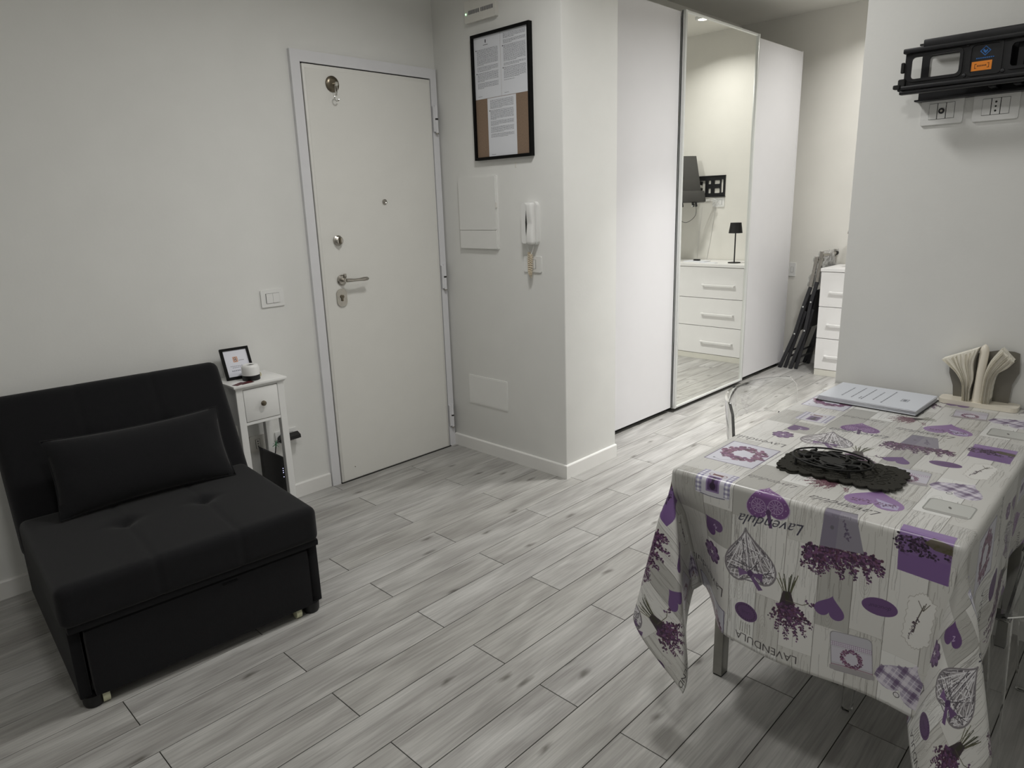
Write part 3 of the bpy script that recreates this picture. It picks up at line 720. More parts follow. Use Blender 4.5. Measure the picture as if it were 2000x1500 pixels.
# little framed sign leaning on the wall
t = thing('framed_sign', 'small black framed white sign leaning on the wall atop the side table', 'sign', (-1.35, -0.09, 0.703))
mt = Matrix.Translation((-1.3465, -0.108, 0.7032)) @ Matrix.Rotation(math.radians(-5), 4, 'Z') @ Matrix.Rotation(math.radians(-24), 4, 'X') @ Matrix.Rotation(math.radians(-0), 4, 'Y')
fs_ = lambda u, v, q: mt @ Vector((u, -q, v))
Wd, Hd = 0.128, 0.146
B().prism([(-Wd/2, 0), (Wd/2, 0), (Wd/2, Hd), (-Wd/2, Hd)], [[(-Wd/2+0.011, 0.011), (-Wd/2+0.011, Hd-0.011), (Wd/2-0.011, Hd-0.011), (Wd/2-0.011, 0.011)]], fs_, -0.004, 0.010).done('frame', M['blackwood'], t, None)
c = Canvas(0, 0, 0.108, 0.126, 5000, (228, 229, 238))
c.poly(rrect(0.038, 0.060, 0.068, 0.094, 0.003), (206, 150, 120)); c.poly(rrect(0.041, 0.057, 0.071, 0.091, 0.002), (224, 196, 180))
c.path([(0.044, 0.073), (0.044, 0.089), (0.052, 0.089), (0.053, 0.083), (0.046, 0.081), (0.054, 0.079), (0.053, 0.073), (0.046, 0.073)], 0.0026, (104, 84, 92))
for i in range(4): c.line((0.064+i*0.006, 0.075), (0.068+i*0.006, 0.075), 0.003, (120, 118, 128))
for y, a, b_ in ((0.050, 0.020, 0.070), (0.043, 0.028, 0.062), (0.030, 0.022, 0.090), (0.027, 0.022, 0.088)):
    x = a
    while x < b_: c.line((x, y), (x+0.006, y), 0.0022, (116, 118, 130)); x += 0.008
sheet('sign_print', print_mat('sign_print', c, 0.3), t, fs_, -Wd/2+0.010, Wd/2-0.010, 0.010, Hd-0.010, 0.004, 0.0048)
B().bar(fs_(0, 0.10, -0.005), (-1.335, -0.036, 0.7035), 0.030, 0.002, (1, 0, 0)).done('easel_leg', M['blackwood'], t, None)
# white round device
dv = (-1.325, -0.165)
t = thing('smart_speaker', 'small white round device with a black base on the side table', 'device', (dv[0], dv[1], 0.703))
B().lathe([(0, 0), (0.037, 0), (0.0385, 0.1), (0.0385, 0.9), (0.036, 1), (0, 1)], (*dv, 0.703), (*dv, 0.727), 32).done('base', M['black'], t)
b = B().lathe([(0.030, 0), (0.0385, 0), (0.0385, 0.72), (0.034, 0.93), (0.027, 1.0), (0.020, 0.98), (0.0165, 0.93), (0.0165, 0.75), (0, 0.75)], (*dv, 0.727), (*dv, 0.774), 32)
b.done('shell', M['white'], t, 50)
B().lathe([(0, 0), (0.0155, 0), (0.0155, 0.6), (0, 1)], (*dv, 0.762), (*dv, 0.772), 24).done('recess', M['black'], t)
# maroon cards
for i, (x, y, r, w, h) in enumerate(((-1.402, -0.205, 0.5, 0.062, 0.030), (-1.372, -0.210, 0.15, 0.060, 0.034))):
    b = B().box(-w/2, w/2, -h/2, h/2, 0, 0.0008, M_=Matrix.Translation((x, y, 0.7032+i*0.001)) @ Matrix.Rotation(r, 4, 'Z'))
    tag(b.done('leaflet', M['dred'], smooth=None), ['maroon printed card lying nearest the side table edge, partly covered', 'maroon printed card lying in front of the round white device'][i], 'leaflet', 'cards on the side table')
P = [(-1.285, -0.150, 0.706), (-1.265, -0.135, 0.7065), (-1.252, -0.105, 0.711), (-1.245, -0.070, 0.712), (-1.232, -0.045, 0.7065), (-1.225, -0.032, 0.7065)]
tag(B().tube([catmull(P, i/16) for i in range(17)], 0.0022, 6).done('device_cord', M['tan']), 'thin straw-coloured cord behind the round white device', 'cord')
# router under the table
t = thing('router', 'black upright router with white lights between the side table legs', 'router', (-1.265, -0.15, 0))
mr_ = Matrix.Translation((-1.2675, -0.150, 0.0)) @ Matrix.Rotation(math.radians(0), 4, 'Z')
b = B(); bm = b.bm
prof = [(-0.052, 0.100), (0.050, 0.085), (0.052, 0.300), (-0.046, 0.372)]
prof = [(-0.050, 0.0), (0.052, 0.0), (0.052, 0.293), (-0.048, 0.366)]
b.prism(prof, [], lambda u, v, q: mr_ @ Vector((u, q, v)), -0.016, 0.020)
rb = b.done('router_body', M['black'], t, 25)
b = B(); b.prism([(-0.050, 0.364), (0.053, 0.290), (0.053, 0.296), (-0.048, 0.371)], [], lambda u, v, q: mr_ @ Vector((u, q, v)), -0.018, 0.022); b.done('router_rim', M['charcoal'], t, None)
for z in (0.243, 0.232, 0.222, 0.200):
    B().lathe([(0, 0), (0.0020, 0), (0.0014, 1), (0, 1)], mr_ @ Vector((0.040, -0.0155, z)), mr_ @ Vector((0.040, -0.0172, z)), 10).done('status_light', M['led_w'], rb)
P = [(-1.33, -0.13, 0.22), (-1.35, -0.14, 0.20), (-1.345, -0.12, 0.16), (-1.33, -0.11, 0.10)]
tag(B().tube([catmull(P, i/12) for i in range(13)], 0.0035, 6).tube([(x-0.012, y+0.01, z-0.006) for x, y, z in P], 0.0025, 6).done('router_cable', M['cordcream']), 'pale cables hanging behind the router under the side table', 'cable')

# ------------------------------------------------------------------ TV bracket and sockets on the right wall
tb = thing('tv_bracket', 'empty black TV wall bracket above the two sockets on the right wall', 'TV bracket', (-0.09, -2.62, 1.72))
fb = lambda u, v, q: (-0.09-q, u, v)
hole = lambda a, b_, c_, d: list(reversed(rrect(a, b_, c_, d, 0.008, 3)))
# wall plate
B().prism(rrect(-2.86, -2.450, 1.708, 1.868, 0.004), [hole(-2.62, -2.471, 1.740, 1.838), hole(-2.83, -2.70, 1.745, 1.835)], fb, 0.0, 0.005).done('wall_plate', M['blackmetal'], tb, 30)
B().box(-0.135, -0.09, -2.862, -2.450, 1.866, 1.871).box(-0.135, -0.09, -2.862, -2.450, 1.705, 1.710).done('wall_plate_flange', M['blackmetal'], tb, None)
# folded arms
for y in (-2.66, -2.72, -2.80):
    B().box(-0.172, -0.10, y-0.009, y+0.009, 1.718, 1.852, 0.002, 1).done('folded_arm', M['blackmetal'], tb, 30)
B().box(-0.13, -0.112, -2.84, -2.63, 1.735, 1.842, 0.002, 1).done('arm_link', M['blackmetal'], tb, 30)
# front plate with windows, ribs and rails
def ch(a, b_, c_, d): return list(reversed(rrect(a, b_, c_, d, 0.010, 3)))
fp = B().prism(rrect(-2.885, -2.430, 1.745, 1.848, 0.004), [ch(-2.575, -2.448, 1.765, 1.826), ch(-2.835, -2.700, 1.765, 1.826)], fb, 0.096, 0.101).done('front_plate', M['blackmetal'], tb, 30)
for (a, b_) in ((-2.583, -2.441), (-2.843, -2.692)):
    B().prism(rrect(a, b_, 1.757, 1.834, 0.012, 3), [ch(a+0.008, b_-0.008, 1.765, 1.826)], fb, 0.101, 0.1055).done('window_rib', M['blackmetal'], fp, 30)
B().prism(rrect(-2.680, -2.597, 1.752, 1.840, 0.010, 3), [ch(-2.674, -2.603, 1.758, 1.834)], fb, 0.101, 0.1045).done('centre_rib', M['blackmetal'], fp, 30)
for z0, z1, y1 in ((1.846, 1.870, -2.478), (1.838, 1.852, -2.425)):
    B().box(-0.206, -0.184, -2.890, y1, z0, z1, 0.003, 2).done('top_rail', M['blackmetal'], fp, 30)
for z0, z1, y1, x1 in ((1.734, 1.746, -2.428, -0.200), (1.722, 1.733, -2.424, -0.196)):
    B().box(x1-0.010, -0.184, -2.890, y1, z0, z1, 0.003, 2).done('bottom_rail', M['blackmetal'], fp, 30)
B().box(-0.20, -0.18, -2.437, -2.416, 1.733, 1.768, 0.003, 1).box(-0.206, -0.184, -2.425, -2.405, 1.740, 1.752, 0.002, 1).done('end_clip', M['black'], fp, 30)
B().box(-0.197, -0.186, -2.430, -2.420, 1.785, 1.815, 0.002, 1).done('end_tab', M['black'], fp, 30)
for y, z in ((-2.593, 1.840), (-2.688, 1.844), (-2.590, 1.757), (-2.684, 1.757)):
    B().lathe([(0, 0), (0.0062, 0), (0.0050, 0.7), (0, 1)], (-0.190, y, z), (-0.196, y, z), 12).done('bolt', M['charcoal'], fp)
B().prism(rrect(-2.560, -2.527, 1.7225, 1.7305, 0.003), [], fb, 0.104, 0.1075).done('spirit_level', M['steel'], fp)
# blue logo and orange sticker on the front plate
b = B()
def diamond(cy, cz, r, w): return [(cy, cz-r), (cy+r, cz), (cy, cz+r), (cy-r, cz)], [[(cy, cz-r+w), (cy-r+w, cz), (cy, cz+r-w), (cy+r-w, cz)]]
LC = (-2.637, 1.8165)
o_, h_ = diamond(LC[0], LC[1], 0.0135, 0.0030); b.prism(o_, h_, fb, 0.1012, 0.1018)
b.prism([(LC[0]-0.005, LC[1]+0.004), (LC[0]-0.001, LC[1]), (LC[0]+0.005, LC[1]+0.006), (LC[0]+0.006, LC[1]), (LC[0], LC[1]-0.007), (LC[0]-0.006, LC[1]-0.001)], [], fb, 0.1012, 0.1019)
for i in range(9): b.prism([(-2.616-i*0.0050, 1.7995), (-2.6195-i*0.0050, 1.7995), (-2.6195-i*0.0050, 1.7965), (-2.616-i*0.0050, 1.7965)], [], fb, 0.1012, 0.1016)
b.done('blue_logo', M['blueink'], fp, None, label='blue diamond logo')
sk = B().prism([(-2.606, 1.765), (-2.606, 1.790), (-2.656, 1.790), (-2.656, 1.765)], [], fb, 0.1012, 0.1016).done('orange_sticker', M['orange'], fp, None, label='orange paper sticker')
b = B()
for y0, y1, z0, z1 in ((-2.614, -2.6155, 1.771, 1.784), (-2.648, -2.6495, 1.771, 1.784), (-2.614, -2.619, 1.7825, 1.784), (-2.614, -2.619, 1.771, 1.7725), (-2.6445, -2.6495, 1.7825, 1.784), (-2.6445, -2.6495, 1.771, 1.7725)):
    b.prism([(y0, z0), (y0, z1), (y1, z1), (y1, z0)], [], fb, 0.1016, 0.1018)
for i in range(6): b.prism([(-2.620-i*0.004, 1.7755), (-2.620-i*0.004, 1.7800), (-2.6228-i*0.004, 1.7795), (-2.6228-i*0.004, 1.7760)], [], fb, 0.1016, 0.1018)
b.done('sticker_print', M['orangeink'], sk, None)
plate('aerial_socket', 'white aerial socket plate under the left end of the TV bracket', 'socket', wd, -2.5205, 1.674, 0.116, 0.078, [(0.0235, 0.0225, 'b'), (0, 0.0225, 'jack'), (-0.0235, 0.0225, 'b')], group='sockets under the bracket')
plate('power_socket', 'white power socket plate under the TV bracket, nearest the right picture edge', 'socket', wd, -2.662, 1.672, 0.116, 0.078, [(0.0235, 0.0225, 'b'), (0, 0.0225, 'power'), (-0.0235, 0.0225, 'b')], group='sockets under the bracket')

# ------------------------------------------------------------------ dining table
TX0, TX1, TY0, TY1, TZ = -1.200, -0.100, -2.910, -2.280, 0.765
tt = thing('dining_table', 'rectangular table with metal legs under the lavender print cloth', 'table', (-0.65, -2.595, 0))
B().box(TX0+0.004, TX1, TY0+0.004, TY1-0.004, TZ-0.030, TZ-0.003, 0.003, 2).done('table_top', M['tabletop'], tt, 30)
B().box(-0.90, TX1-0.05, TY1-0.06, TY1-0.04, 0.665, 0.735).box(-0.90, TX1-0.05, TY0+0.04, TY0+0.06, 0.665, 0.735).box(-0.92, -0.90, TY0+0.05, TY1-0.05, 0.665, 0.735).done('apron', M['legsteel'], tt, None)
for x, y in ((-0.918, TY1-0.006), (-0.918, TY0+0.020), (-0.15, TY1-0.02), (-0.15, TY0+0.02)):
    b = B().box(x-0.021, x+0.021, y-0.015, y+0.015, 0.004, TZ-0.03, 0.0025, 2)
    lg = b.done('leg', M['legsteel'], tt, 30)
    B().box(x-0.019, x+0.019, y-0.014, y+0.014, 0.0, 0.004).done('foot_cap', M['black'], lg, None)

# ------------------------------------------------------------------ printed oilcloth, one repeat of the pattern
PU, PV = 0.64, 0.66
def lavender_print():
    c = Canvas(-1.64, -2.94, PU, PV, 1500, (204, 203, 200), wrap=True)
    R = random.Random(5); nr = np.random.RandomState(3)
    purple, dpurple, lilac, plum, maroon = (124, 84, 140), (84, 50, 102), (166, 140, 186), (70, 38, 72), (92, 48, 76)
    # boards: strips along u, each cut into lengths of different tone
    seams = [-2.94, -2.866, -2.793, -2.724, -2.653, -2.576, -2.513, -2.440, -2.36, -2.28]
    for i, v0 in enumerate(seams[:-1]):
        v1 = seams[i+1]; u = -1.64-R.uniform(0, 0.2); end = u+PU
        cuts = [u]
        while cuts[-1] < end-0.12: cuts.append(cuts[-1]+R.uniform(0.10, 0.30))
        cuts = [x for x in cuts if x < end-0.06]+[end]
        for a, b_ in zip(cuts, cuts[1:]):
            t = R.choice([(228, 228, 226), (214, 213, 210), (198, 197, 193), (180, 178, 173), (220, 219, 216), (206, 204, 199)])
            c.poly([(a, v0), (b_, v0), (b_, v1), (a, v1)], t)
            n = R.choice([10, 24, 44, 60])
            for k in range(n):                               # grain strokes
                y = R.uniform(v0, v1); x = R.uniform(a, b_); L_ = min(R.uniform(0.02, 0.12), b_-x); w = 0.0
                P = [(x+L_*s/5, y+0.0012*math.sin(s*1.3+k)) for s in range(6)]
                c.path(P, R.uniform(0.0006, 0.0015), (118, 114, 108), R.uniform(0.15, 0.6))
            if R.random() < 0.6:
                kx, ky = R.uniform(a, b_), R.uniform(v0+0.015, v1-0.015)
                for q in range(4): 
                    P = [(kx+(0.006+q*0.005)*2*math.cos(s), ky+(0.003+q*0.003)*math.sin(s)) for s in [2*PI*j/16 for j in range(17)]]
                    c.path(P, 0.0008, (140, 132, 122), 0.5)
            c.line((b_, v0), (b_, v1), 0.0008, (150, 145, 138), 0.7)
        c.line((-1.64, v0), (-1.64+PU, v0), 0.0016, (112, 107, 100), 0.85)
    def fr(cu, cv, rot=0.0):
        """upright motif frame: a to the reader's right, b up; the cloth is printed upside down to the camera"""
        ca, sa = math.cos(rot), math.sin(rot)
        return lambda a, b_: (cu-(a*sa+b_*ca), cv+(a*ca-b_*sa))
    def P(f, pts): return [f(a, b_) for a, b_ in pts]
    def heart_pts(s, n=40):
        o = []
        for i in range(n):
            t = 2*PI*i/n; x = 16*math.sin(t)**3; y = 13*math.cos(t)-5*math.cos(2*t)-2*math.cos(3*t)-math.cos(4*t)
            o.append((x*s/32, (y+2.5)*s/32))
        return o
    def blob(f, a, b_, r, cols, n=7):
        for k in range(n):
            an = R.uniform(0, 2*PI); d = r*math.sqrt(R.random()); c.ell(f(a+d*math.cos(an), b_+d*math.sin(an)), r*R.uniform(0.25, 0.5), r*R.uniform(0.2, 0.4), R.choice(cols), 1, 8, R.uniform(0, 3))
    pc = [plum, (96, 56, 104), (58, 30, 62), (118, 70, 118), maroon]
    def spike(f, a0, b0, a1, b1, r, cols=pc):
        n = max(4, int(math.hypot(a1-a0, b1-b0)/0.004))
        for i in range(n+1):
            t = i/n; blob(f, a0+(a1-a0)*t, b0+(b1-b0)*t, r*(1.1-0.6*t), cols, 4)
    def wreath(f, a, b_, r, w, sx=1.0):
        for i in range(44):
            t = 2*PI*i/44; blob(f, a+sx*r*math.cos(t), b_+r*math.sin(t), w, [(128, 72, 108), maroon, (112, 62, 112), (146, 96, 132)], 5)
    def frame_photo(f, w, h):
        c.poly(P(f, rrect(-w/2, w/2, -h/2, h/2, 0.002)), (112, 100, 134)); c.poly(P(f, rrect(-w/2+0.003, w/2-0.003, -h/2+0.003, h/2-0.003, 0.001)), (208, 208, 222))
        wreath(f, 0, -0.004, 0.043, 0.016, 1.05); c.ell(f(w/2-0.02, h/2-0.02), 0.003, 0.003, (80, 84, 110)); c.path(P(f, [(w/2-0.02, h/2-0.02), (w/2-0.04, h/2-0.012), (0.0, h/2-0.03)]), 0.001, (120, 120, 140))
    def gingham(f, x0, x1, y0, y1, s=0.006, col=(96, 84, 146)):
        c.poly(P(f, [(x0, y0), (x1, y0), (x1, y1), (x0, y1)]), (232, 232, 240)); x = x0; k = 0
        while x < x1-1e-6:
            if k % 2 == 0: c.poly(P(f, [(x, y0), (min(x+s, x1), y0), (min(x+s, x1), y1), (x, y1)]), col, 0.55)
            x += s; k += 1
        y = y0; k = 0
        while y < y1-1e-6:
            if k % 2 == 0: c.poly(P(f, [(x0, y), (x1, y), (x1, min(y+s, y1)), (x0, min(y+s, y1))]), col, 0.55)
            y += s; k += 1
    def words(f, txt, width, col=(58, 54, 58), shear=0.0):
        c.text(lambda x, y: f(x*width, y*width), txt, col, shear)
    def jar(f, w=0.088, h=0.100):
        c.poly(P(f, rrect(-w/2, w/2, -h/2, h/2, 0.010)), (150, 148, 152)); c.poly(P(f, rrect(-w/2+0.002, w/2-0.002, -h/2+0.002, h/2-0.002, 0.009)), (190, 188, 198))
        c.poly(P(f, [(-w/2+0.002, -0.01), (w/2-0.002, -0.01), (w/2-0.002, 0.028), (-w/2+0.002, 0.028)]), (202, 198, 212))
        gingham(f, -w/2+0.002, w/2-0.002, 0.016-0.040, 0.027-0.040, 0.002, (128, 78, 140)); wreath(f, 0, 0.012, 0.019, 0.005)
        c.poly(P(f, rrect(-w/2-0.003, w/2+0.003, h/2-0.014, h/2-0.002, 0.003)), (166, 160, 164)); c.path(P(f, [(-w/2, h/2-0.016), (w/2, h/2-0.016)]), 0.0018, (150, 104, 120))
    # ---- motifs
    f = fr(-1.645, -2.361); frame_photo(f, 0.136, 0.172)
    f = fr(-1.200, -2.385); c.poly(P(f, rrect(-0.046, 0.046, -0.040, 0.052, 0.004)), (206, 205, 216))
    gingham(f, -0.046, -0.030, -0.038, 0.048, 0.006); gingham(f, 0.030, 0.046, -0.038, 0.048, 0.006)
    c.poly(P(f, rrect(-0.018, 0.018, -0.005, 0.042, 0.002)), (140, 116, 168)); c.poly(P(f, rrect(-0.014, 0.014, -0.002, 0.038, 0.002)), (92, 62, 116)); c.ell(f(0, 0.026), 0.010, 0.008, (48, 28, 60)); c.poly(P(f, [(-0.004, 0), (0.004, 0), (0.003, 0.024), (-0.003, 0.024)]), (48, 28, 60))
    for a in (-0.016, 0.016): c.path([f(a+0.007*math.cos(t), -0.016+0.007*math.sin(t)) for t in [2*PI*j/12 for j in range(13)]], 0.0018, (120, 70, 84))
    c.poly(P(f, rrect(-0.014, 0.014, -0.021, -0.012, 0.002)), (112, 50, 56)); c.path(P(f, [(-0.034, 0.052), (-0.01, 0.054), (0.012, 0.054), (0.034, 0.051)]), 0.0022, (96, 96, 124))
    # lace heart
    f = fr(-1.222, -2.522, 0.22); c.poly(P(f, heart_pts(0.108)), (176, 160, 186)); c.poly(P(f, heart_pts(0.103)), (118, 68, 136))
    for a, b_ in ((-0.020, 0.018), (0.022, 0.016)):
        for q in range(12):
            t = 2*PI*q/12; c.line(f(a+0.003*math.cos(t), b_+0.003*math.sin(t)), f(a+0.015*math.cos(t), b_+0.015*math.sin(t)), 0.0012, (186, 160, 200))
        c.path([f(a+0.017*math.cos(t), b_+0.017*math.sin(t)) for t in [2*PI*j/18 for j in range(19)]], 0.0013, (186, 160, 200))
    for s in (0.088, 0.07):
        h = heart_pts(s, 44)
        for i in range(0, 44, 2): c.ell(f(*h[i]), 0.0013, 0.0013, (196, 174, 208), 1, 6)
    for y in (-0.018, -0.028, -0.036): c.path([f(x, y+0.003*math.sin(x*300)) for x in np.linspace(-0.024-(y+0.018)*0.9, 0.024+(y+0.018)*0.9, 12)], 0.0012, (186, 160, 200))
    c.poly(P(f, [(-0.005, 0.030), (0.005, 0.030), (0.004, 0.070), (-0.004, 0.070)]), (96, 62, 112)); c.ell(f(0, 0.032), 0.008, 0.006, (84, 50, 98))
    # handwriting
    words(fr(-1.279, -2.535, 0.10), 'Lavendula', 0.158, (44, 40, 66), 0.55)
    # wicker heart
    f = fr(-1.377, -2.487, 0.16); H_ = [(x, y*1.15) for x, y in heart_pts(0.134)]
    c.poly(P(f, H_), (146, 140, 144)); hp = np.array(H_)
    for q in range(130):
        i, j = R.randrange(40), R.randrange(40); c.line(f(*(hp[i]*0.96)), f(*(hp[j]*0.96)), 0.0021, R.choice([(224, 221, 226), (196, 192, 198), (84, 78, 88), (98, 92, 102), (232, 230, 234)]))
    c.path([f(*p) for p in H_+[H_[0]]], 0.004, (128, 122, 128))
    c.poly(P(f, [(0, 0.046), (-0.030, 0.062), (-0.034, 0.040)]), (104, 70, 124)); c.poly(P(f, [(0, 0.046), (0.030, 0.058), (0.032, 0.036)]), (122, 86, 142)); c.poly(P(f, [(-0.004, 0.046), (-0.030, 0.082), (-0.018, 0.086), (0.004, 0.05)]), (110, 76, 130)); c.ell(f(0, 0.046), 0.009, 0.007, (84, 54, 102))
    f = fr(-1.333, -2.380, 0.7); c.poly(P(f, heart_pts(0.062)), (100, 62, 122)); c.path(P(f, [(-0.012, 0.012), (-0.004, 0.016), (-0.010, 0.004), (-0.002, 0.006)]), 0.002, (180, 156, 196))
    def flower(cu, cv, r):
        f = fr(cu, cv)
        for k in range(8): t = 2*PI*k/8; c.ell(f(r*0.62*math.cos(t), r*0.62*math.sin(t)), r*0.42, r*0.34, (86, 54, 100), 1, 14, t+PI/2)
        for k in range(8): t = 2*PI*k/8+0.2; c.ell(f(r*0.58*math.cos(t), r*0.58*math.sin(t)), r*0.30, r*0.22, (132, 96, 148), 1, 12, t+PI/2)
        for k in range(6): t = 2*PI*k/6; c.ell(f(r*0.28*math.cos(t), r*0.28*math.sin(t)), r*0.22, r*0.17, (110, 74, 126), 1, 12, t)
        for k in range(6): c.line(f(0, 0), f(r*0.32*math.cos(k), r*0.32*math.sin(k)), 0.0014, (220, 208, 226))
    flower(-1.421, -2.375, 0.030)
    words(fr(-1.512, -2.345), 'Lavendula', 0.150, (70, 66, 68), 0.12)
    f = fr(-1.530, -2.490); c.ell(f(0, 0), 0.024, 0.031, (96, 58, 114), 1, 28)
    for k in range(24): t = 2*PI*k/24; c.ell(f(0.024*math.cos(t), 0.019*math.sin(t)), 0.0018, 0.0018, (62, 34, 76), 1, 6)
    words(f, 'LAVE', 0.024, (66, 38, 82))
    for k in range(5): c.line(fr(-1.56, -2.49)(-0.012+k*0.006, 0.0), fr(-1.56, -2.49)(-0.014+k*0.007, 0.028), 0.0015, (122, 120, 104))
    words(fr(-1.600, -2.543), 'LAVENDULA', 0.158, (62, 58, 60))
    def bouquet(cu, cv, rot, s=1.0, cols=pc):
        f0 = fr(cu, cv, rot); f = lambda a, b_: f0(a*s, b_*s)
        for k in range(12): a = -0.024+0.004*k+R.uniform(-0.004, 0.004); c.path([f(a*1.0, -0.070+R.uniform(0, 0.015)), f(a*0.25, -0.024), f(a*0.2, -0.01)], 0.0018*s, R.choice([(84, 84, 52), (106, 106, 72), (60, 62, 40)]))
        c.poly([f(-0.008, -0.030), f(0.008, -0.030), f(0.020, 0.006), f(-0.016, 0.008)], (60, 48, 54)); c.ell(f(0, -0.020), 0.009*s, 0.005*s, (56, 54, 40))
        for a, b_ in ((-0.044, 0.040), (-0.030, 0.062), (-0.012, 0.074), (0.010, 0.078), (0.028, 0.062), (0.042, 0.036), (0.0, 0.05), (0.02, 0.04), (-0.02, 0.04)): spike(f, a*0.35, 0.006, a, b_, 0.009*s, cols)
        c.path([f(0.004, -0.010), f(-0.03, -0.006), f(-0.044, -0.012)], 0.0015*s, (88, 84, 60)); spike(f, -0.044, -0.012, -0.066, -0.006, 0.007*s, cols)
    bouquet(-1.466, -2.592, 0.15, 1.12)
    bouquet(-1.045, -2.615, -0.9, 0.9, [(124, 84, 96), (112, 70, 84), (140, 100, 110), (98, 60, 78)])
    # pot with sprigs
    f = fr(-1.243, -2.690, 0.10)
    for k in range(26): a = -0.044+0.0035*k; c.path([f(a, 0.040), f(a*1.1+R.uniform(-.006, .006), 0.066)], 0.0018, R.choice([(108, 92, 66), (138, 122, 88), (86, 74, 52)]))
    for k in range(19): a = -0.084+0.0094*k; spike(f, a*0.85, 0.056, a, 0.092+R.uniform(-0.016, 0.026), 0.0105)
    c.poly(P(f, [(-0.031, -0.048), (0.031, -0.048), (0.046, 0.048), (-0.046, 0.048)]), (140, 134, 150)); c.poly(P(f, [(0.0, -0.048), (0.031, -0.048), (0.046, 0.048), (0.012, 0.048)]), (118, 110, 134), 0.6)
    c.path(P(f, [(-0.031, -0.046), (0.031, -0.046)]), 0.004, (108, 104, 112)); words(fr(-1.215, -2.688, 0.1), 'Lavendula', 0.040, (98, 92, 108))
    spike(f, -0.014, 0.020, -0.006, -0.020, 0.006, [(104, 90, 118), (88, 76, 104)]); c.ell(f(0.018, 0.0), 0.005, 0.004, (104, 100, 112))
    f = fr(-1.436, -2.683, -0.12); c.poly(P(f, heart_pts(0.064)), (108, 72, 132))
    jar(fr(-1.539, -2.735, 0.10))
    f = fr(-1.398, -2.781, 0.12); c.poly([f(0.036*math.cos(t), 0.021*math.sin(t)) for t in [2*PI*j/30 for j in range(30)]], (104, 66, 126)); words(f, 'douceur', 0.046, (66, 40, 86), 0.3)
    # dark photograph of a lavender cushion
    f = fr(-1.238, -2.850, 0.06); c.poly(P(f, [(-0.052, -0.052), (0.045, -0.060), (0.047, 0.056), (-0.046, 0.066)]), (124, 88, 152)); c.poly(P(f, [(-0.052, -0.052), (0.045, -0.060), (0.045, -0.035), (-0.05, -0.025)]), (150, 118, 178))
    for k in range(46): blob(f, R.uniform(-0.05, 0.05), R.uniform(-0.022, 0.014), 0.008, [(44, 26, 52), (66, 38, 72), (34, 22, 40), (98, 66, 112)], 4)
    c.poly([f(-0.050, -0.020), f(-0.015, -0.030), f(0.0, -0.016), f(-0.02, -0.004), f(-0.05, 0.0)], (88, 82, 52), 0.9); c.poly(P(f, [(-0.046, 0.020), (0.046, 0.014), (0.047, 0.056), (-0.044, 0.066)]), (118, 80, 148), 0.75)
    # torn paper with a sprig
    f = fr(-1.398, -2.857, -0.06); o = [(0.030*math.cos(t)*(1+0.1*math.sin(7*t)) if abs(math.cos(t)) < 0.6 else 0.026*(1 if math.cos(t) > 0 else -1)+0.002*math.sin(t*23), 0.066*math.sin(t)+0.002*math.sin(t*31)) for t in [2*PI*j/60 for j in range(60)]]
    c.poly(P(f, o), (186, 182, 176)); c.poly(P(f, [(x*0.95, y*0.97) for x, y in o]), (226, 224, 220)); c.path(P(f, [(-0.004, -0.040), (0.004, 0.0), (0.006, 0.03)]), 0.002, (78, 70, 60)); spike(f, 0.004, -0.002, 0.012, 0.046, 0.005, [(76, 62, 76), (96, 76, 92), (58, 46, 58)])
    for a in (-0.014, -0.007, 0.008): c.path(P(f, [(-0.004, -0.026), (a, -0.046)]), 0.0014, (84, 76, 64))
    # plaid heart
    f = fr(-1.547, -2.848, -0.35); H_ = heart_pts(0.112); c.poly(P(f, H_), (176, 166, 190)); hp = np.array(H_)
    for k in range(9):
        x = -0.05+0.0125*k
        ys = [p[1] for p in H_ if abs(p[0]-x) < 0.005]
        if len(ys) > 1: c.line(f(x, min(ys)+0.002), f(x, max(ys)-0.002), 0.0085 if k % 3 else 0.002, [(96, 66, 116), (112, 86, 132), (226, 220, 232)][(k+1) % 3 if k % 3 else 2], 0.7)
    for k in range(8):
        y = -0.044+0.0125*k; xs = [p[0] for p in H_ if abs(p[1]-y) < 0.005]
        if len(xs) > 1: c.line(f(min(xs)+0.002, y), f(max(xs)-0.002, y), 0.008 if k % 3 else 0.002, [(92, 60, 112), (120, 92, 140), (226, 220, 232)][(k+1) % 3 if k % 3 else 2], 0.6)
    c.path([f(0.006*math.cos(t), 0.046+0.006*math.sin(t)) for t in [2*PI*j/12 for j in range(13)]], 0.0014, (44, 40, 48))
    # photo heart, script, little jar
    f = fr(-1.083, -2.718, 0.1); c.poly(P(f, heart_pts(0.122)), (150, 112, 172)); c.poly(P(f, [(-0.05, 0.02), (0.0, 0.0), (-0.02, 0.046), (-0.05, 0.042)]), (186, 180, 214), 0.8)
    for k in range(26): blob(f, R.uniform(-0.045, 0.045), R.uniform(0.018, 0.034), 0.006, [(112, 72, 116), (92, 56, 98), (134, 92, 130)], 3)
    words(fr(-1.163, -2.676), 'Lavendula', 0.150, (74, 70, 76), 0.55)
    f = fr(-1.040, -2.853); c.poly(P(f, rrect(-0.046, 0.046, -0.040, 0.040, 0.012)), (150, 152, 146)); c.poly(P(f, rrect(-0.043, 0.043, -0.037, 0.037, 0.011)), (196, 198, 192)); c.poly(P(f, rrect(-0.040, 0.040, 0.026, 0.036, 0.003)), (168, 166, 162)); c.ell(f(0, -0.004), 0.007, 0.003, (104, 104, 100), 1, 12, 0.4)
    words(fr(-1.135, -2.500), 'Lavendula', 0.120, (92, 88, 90), 0.5)
    g = c.a.mean(2, keepdims=True); c.a = g+(c.a-g)*0.80
    return c
